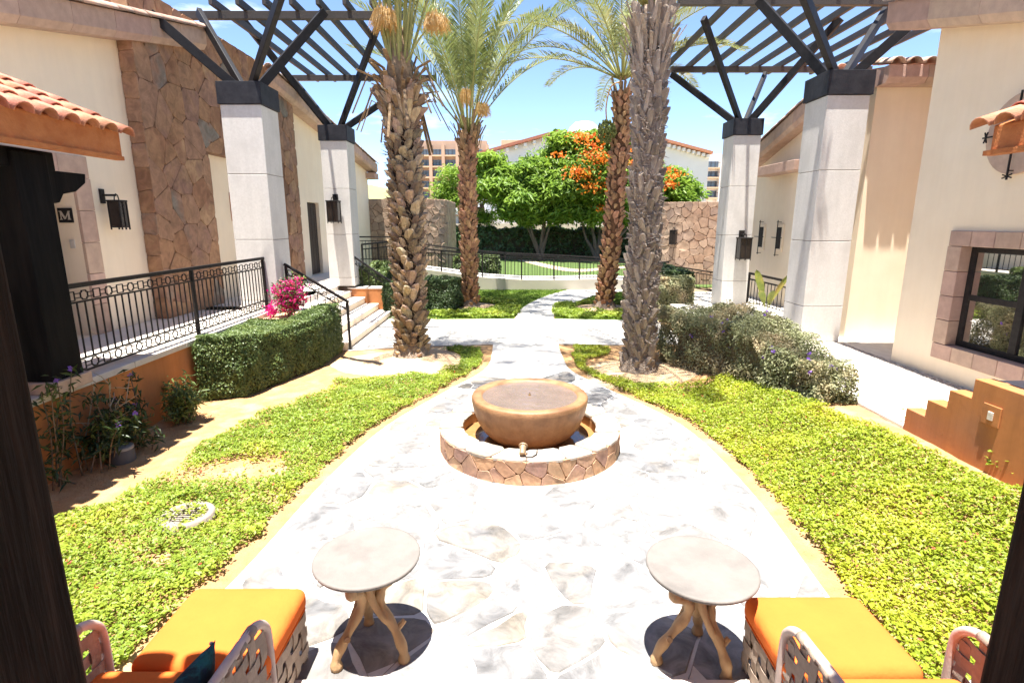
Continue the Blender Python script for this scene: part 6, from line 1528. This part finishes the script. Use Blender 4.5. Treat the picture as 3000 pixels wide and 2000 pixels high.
# ------------------------------------------------------------------ trees beyond the ramp
M['flame'] = leaf_mat('feathery_green', (0.24, 0.36, 0.055), (0.15, 0.26, 0.04), 2.2, 0.45, 0.45, c3=(0.27, 0.39, 0.045), s3=0.5)
M['flameB'] = leaf_mat('feathery_bright', (0.28, 0.40, 0.05), (0.18, 0.30, 0.04), 2.2, 0.4, 0.45)
M['farbark'] = mat('tree_bark', (0.13, 0.10, 0.075), (0.09, 0.065, 0.05), 3, 0.9, 0.4, 12)
M['orange'] = leaf_mat('flame_blossom', (0.75, 0.14, 0.02), (0.75, 0.26, 0.02), 1.6, 0.3, 0.5)
def tree(label, base, tops, clumps, lm, seed, flowers=(), leaf=0.3, per=700, trunk_r=0.14, name='flame_tree'):
    rg = np.random.default_rng(seed); base = Vector(base); t = thing(name, label, 'tree', tuple(base))
    for k, e in enumerate(tops):
        e = Vector(e); q = base.lerp(e, 0.5)+Vector((rg.normal(0, 0.25), rg.normal(0, 0.2), 0)); b0 = base+Vector((rg.normal(0, 0.1), rg.normal(0, 0.1), 0))
        path = smooth_line([tuple(b0), tuple(b0.lerp(q, 0.5)+Vector((0, 0, 0.1))), tuple(q), tuple(e)], 4)
        MB().tube(path, [trunk_r*(1-0.8*i/len(path)) for i in range(len(path))], 7).build('trunk' if k == 0 else 'limb', M['farbark'], t, smooth=True)
    C = []; N = []
    for (c, r) in clumps:
        c = np.array(c); r = np.array(r)*(0.9, 0.9, 1.15); sub = rg.normal(0, 1, (int(9+r[0]*7), 3)); sub /= np.linalg.norm(sub, axis=1, keepdims=True); sub = c+sub*r*rg.uniform(0.35, 1.0, (len(sub), 1))
        for s in sub:
            n = int(per/len(sub)*(0.6+r[0]*0.9)); d = rg.normal(0, 1, (n, 3))*(0.42, 0.42, 0.26)*max(0.7, r[0]*0.55); C.append(s+d); N.append(rg.normal(0, 0.55, (n, 3))+(0, 0, 1)+d*0.6)
    C = np.concatenate(C); N = np.concatenate(N)
    leaf_cloud('crown', C, N, rg.uniform(leaf*0.6, leaf*1.3, len(C)), lm, t, aspect=0.30, seed=seed, droop=0.15)
    if flowers:
        F = np.concatenate([np.array(c)+rg.normal(0, 1, (n, 3))*(r*1.15, r*0.8, r*0.5) for c, r, n in ((c_, r_, n_) for c_, r_, n_ in flowers)]); leaf_cloud('blossom', F, rg.normal(0, 0.8, F.shape)+(0, -0.6, 0.6), rg.uniform(0.12, 0.22, len(F)), M['orange'], t, aspect=0.8, seed=seed+1)
    return t
Yt = 35.5
T = lambda x, y, dy=0.0: tuple(atY(x, y, Yt+dy))
S = lambda px: px*Yt/1600
cl = [(T(1480, 570), (1.2, 1.2, 0.7)), (T(1550, 530), (1.5, 1.4, 0.8)), (T(1560, 590, -0.5), (1.6, 1.5, 0.7)), (T(1640, 560, -1), (1.6, 1.5, 0.8)), (T(1490, 520, 0.5), (1.3, 1.2, 0.6)), (T(1600, 480, 0.5), (1.5, 1.4, 0.7)), (T(1640, 620), (1.4, 1.3, 0.5)), (T(1420, 480, 1), (1.2, 1.2, 0.5)), (T(1500, 620), (1.0, 1.0, 0.4)), (T(1560, 640), (1.0, 1.0, 0.35)), (T(1650, 500), (1.4, 1.3, 0.7)), (T(1670, 590), (1.4, 1.3, 0.7)), (T(1450, 540), (1.0, 1.0, 0.6))]
tree('broad feathery green tree without blossom in front of the gabled hall', (T(1585, 745)[0], Yt, 0), [T(1545, 600), T(1600, 590), T(1640, 570), T(1500, 570), T(1570, 520)], cl, M['flame'], 51, leaf=0.44, per=2000)
cl = [(T(1700, 450), (1.5, 1.4, 0.8)), (T(1760, 500, -1), (1.8, 1.6, 0.9)), (T(1840, 470), (1.6, 1.5, 0.8)), (T(1700, 540, -1), (1.6, 1.4, 0.8)), (T(1800, 580, -1), (1.8, 1.6, 0.8)), (T(1720, 620, -0.5), (1.6, 1.4, 0.6)), (T(1880, 560), (1.6, 1.5, 0.8)), (T(1660, 410), (0.9, 0.9, 0.4)), (T(1760, 410), (1.2, 1.1, 0.5)), (T(1830, 620), (1.5, 1.3, 0.5)), (T(1900, 620), (1.2, 1.1, 0.4)), (T(1960, 540), (1.3, 1.2, 0.7)), (T(1995, 560), (1.1, 1.1, 0.6)), (T(1990, 600), (1.0, 1, 0.4)), (T(1840, 410), (1.2, 1.1, 0.5)), (T(1690, 490), (1.3, 1.2, 0.6)), (T(1740, 580), (1.3, 1.2, 0.6)), (T(1800, 440), (1.4, 1.2, 0.6))]
fl = [(T(*p, -2.3), r*0.72, int(n*1.3)) for p, r, n in (((1700, 402), 0.45, 60), ((1745, 460), 0.55, 90), ((1690, 505), 0.55, 110), ((1745, 545), 0.65, 150), ((1720, 510), 0.4, 60), ((1780, 470), 0.6, 80), ((1740, 425), 0.6, 70), ((1840, 450), 0.5, 60), ((1850, 480), 0.5, 70), ((1945, 500), 0.4, 60), ((1960, 540), 0.35, 50), ((1975, 515), 0.35, 30), ((1640, 455), 0.35, 25), ((1845, 560), 0.35, 40), ((1760, 610), 0.3, 20), ((1770, 400), 0.4, 40), ((1965, 610), 0.3, 30))]
tree('feathery flame tree with clusters of orange-red blossom in front of the gabled hall', (T(1745, 742)[0], Yt-0.5, 0), [T(1700, 620), T(1760, 600), T(1820, 580), T(1900, 560), T(1740, 520)], cl, M['flame'], 52, fl, leaf=0.44, per=2000)
for k, (bx, cs, tp_, lab) in enumerate(((1310, [((1295, 560), 1.0), ((1330, 520), 1.2), ((1300, 620), 0.8), ((1340, 590), 1.0)], [(1300, 600), (1335, 570), (1280, 590)], 'slender bright green tree in front of the low pavilion, nearest the stone garden wall'), (1385, [((1400, 490), 1.3), ((1440, 520), 1.1), ((1390, 560), 1.0), ((1430, 580), 1.0), ((1425, 640), 0.5)], [(1390, 590), (1430, 560), (1410, 520)], 'slender bright green tree behind the rust-brown palm'))):
    tree(lab, (atY(bx, 735, 38).x, 38, 0), [tuple(atY(x, y, 38)) for x, y in tp_], [(tuple(atY(x, y, 38)), (r, r, r*0.55)) for (x, y), r in cs], M['flameB'], 60+k, leaf=0.26, per=1100, trunk_r=0.09, name='slender_tree')
a, b = atZ(1290, 738, 0), atZ(1935, 740, 0)
hedge('tall dark hedge along the boundary wall under the flame tree', [(-4.2, 37.2), (9.6, 37.2), (9.6, 38.7), (-4.2, 38.7)], 0.0, lambda x, y: 1.95+0.12*math.sin(x*2.7), 130, 0.24, M['boxd'], M['twig'], seed=70, bulge=0.3, rough=0.2)
a = atY(1955, 790, 24.5); b = atY(2045, 790, 24.5)
hedge('bright yellow-green clipped bush beside the rose stone wall', [(a.x, 24.0), (b.x, 24.0), (b.x, 25.2), (a.x, 25.2)], 0.0, atY(2000, 738, 24.0).z, 700, 0.09, M['flameB'], M['twig'], 'bush', 'clipped_bush', seed=71, bulge=0.15)
a = atY(1330, 790, 23.0); b = atY(1462, 790, 23.0)
hedge('green clipped bush behind the ramp railing near the rust-brown palm', [(a.x, 23.0), (b.x, 23.0), (b.x, 23.9), (a.x, 23.9)], 0.0, atY(1400, 752, 23.0).z, 600, 0.09, M['box'], M['twig'], 'bush', 'clipped_bush', seed=72, bulge=0.15)
q0 = [atZ(*p) for p in [(1510, 760), (1600, 784), (1680, 796), (1760, 792), (1900, 780)]]; q1 = [atZ(*p) for p in [(1545, 760), (1620, 778), (1690, 788), (1760, 785), (1900, 774)]]
structure(sheet('far_path', [(p.x, p.y) for p in smooth_line(q0)]+[(p.x, p.y) for p in reversed(smooth_line(q1))], 0.006, M['sandW']))
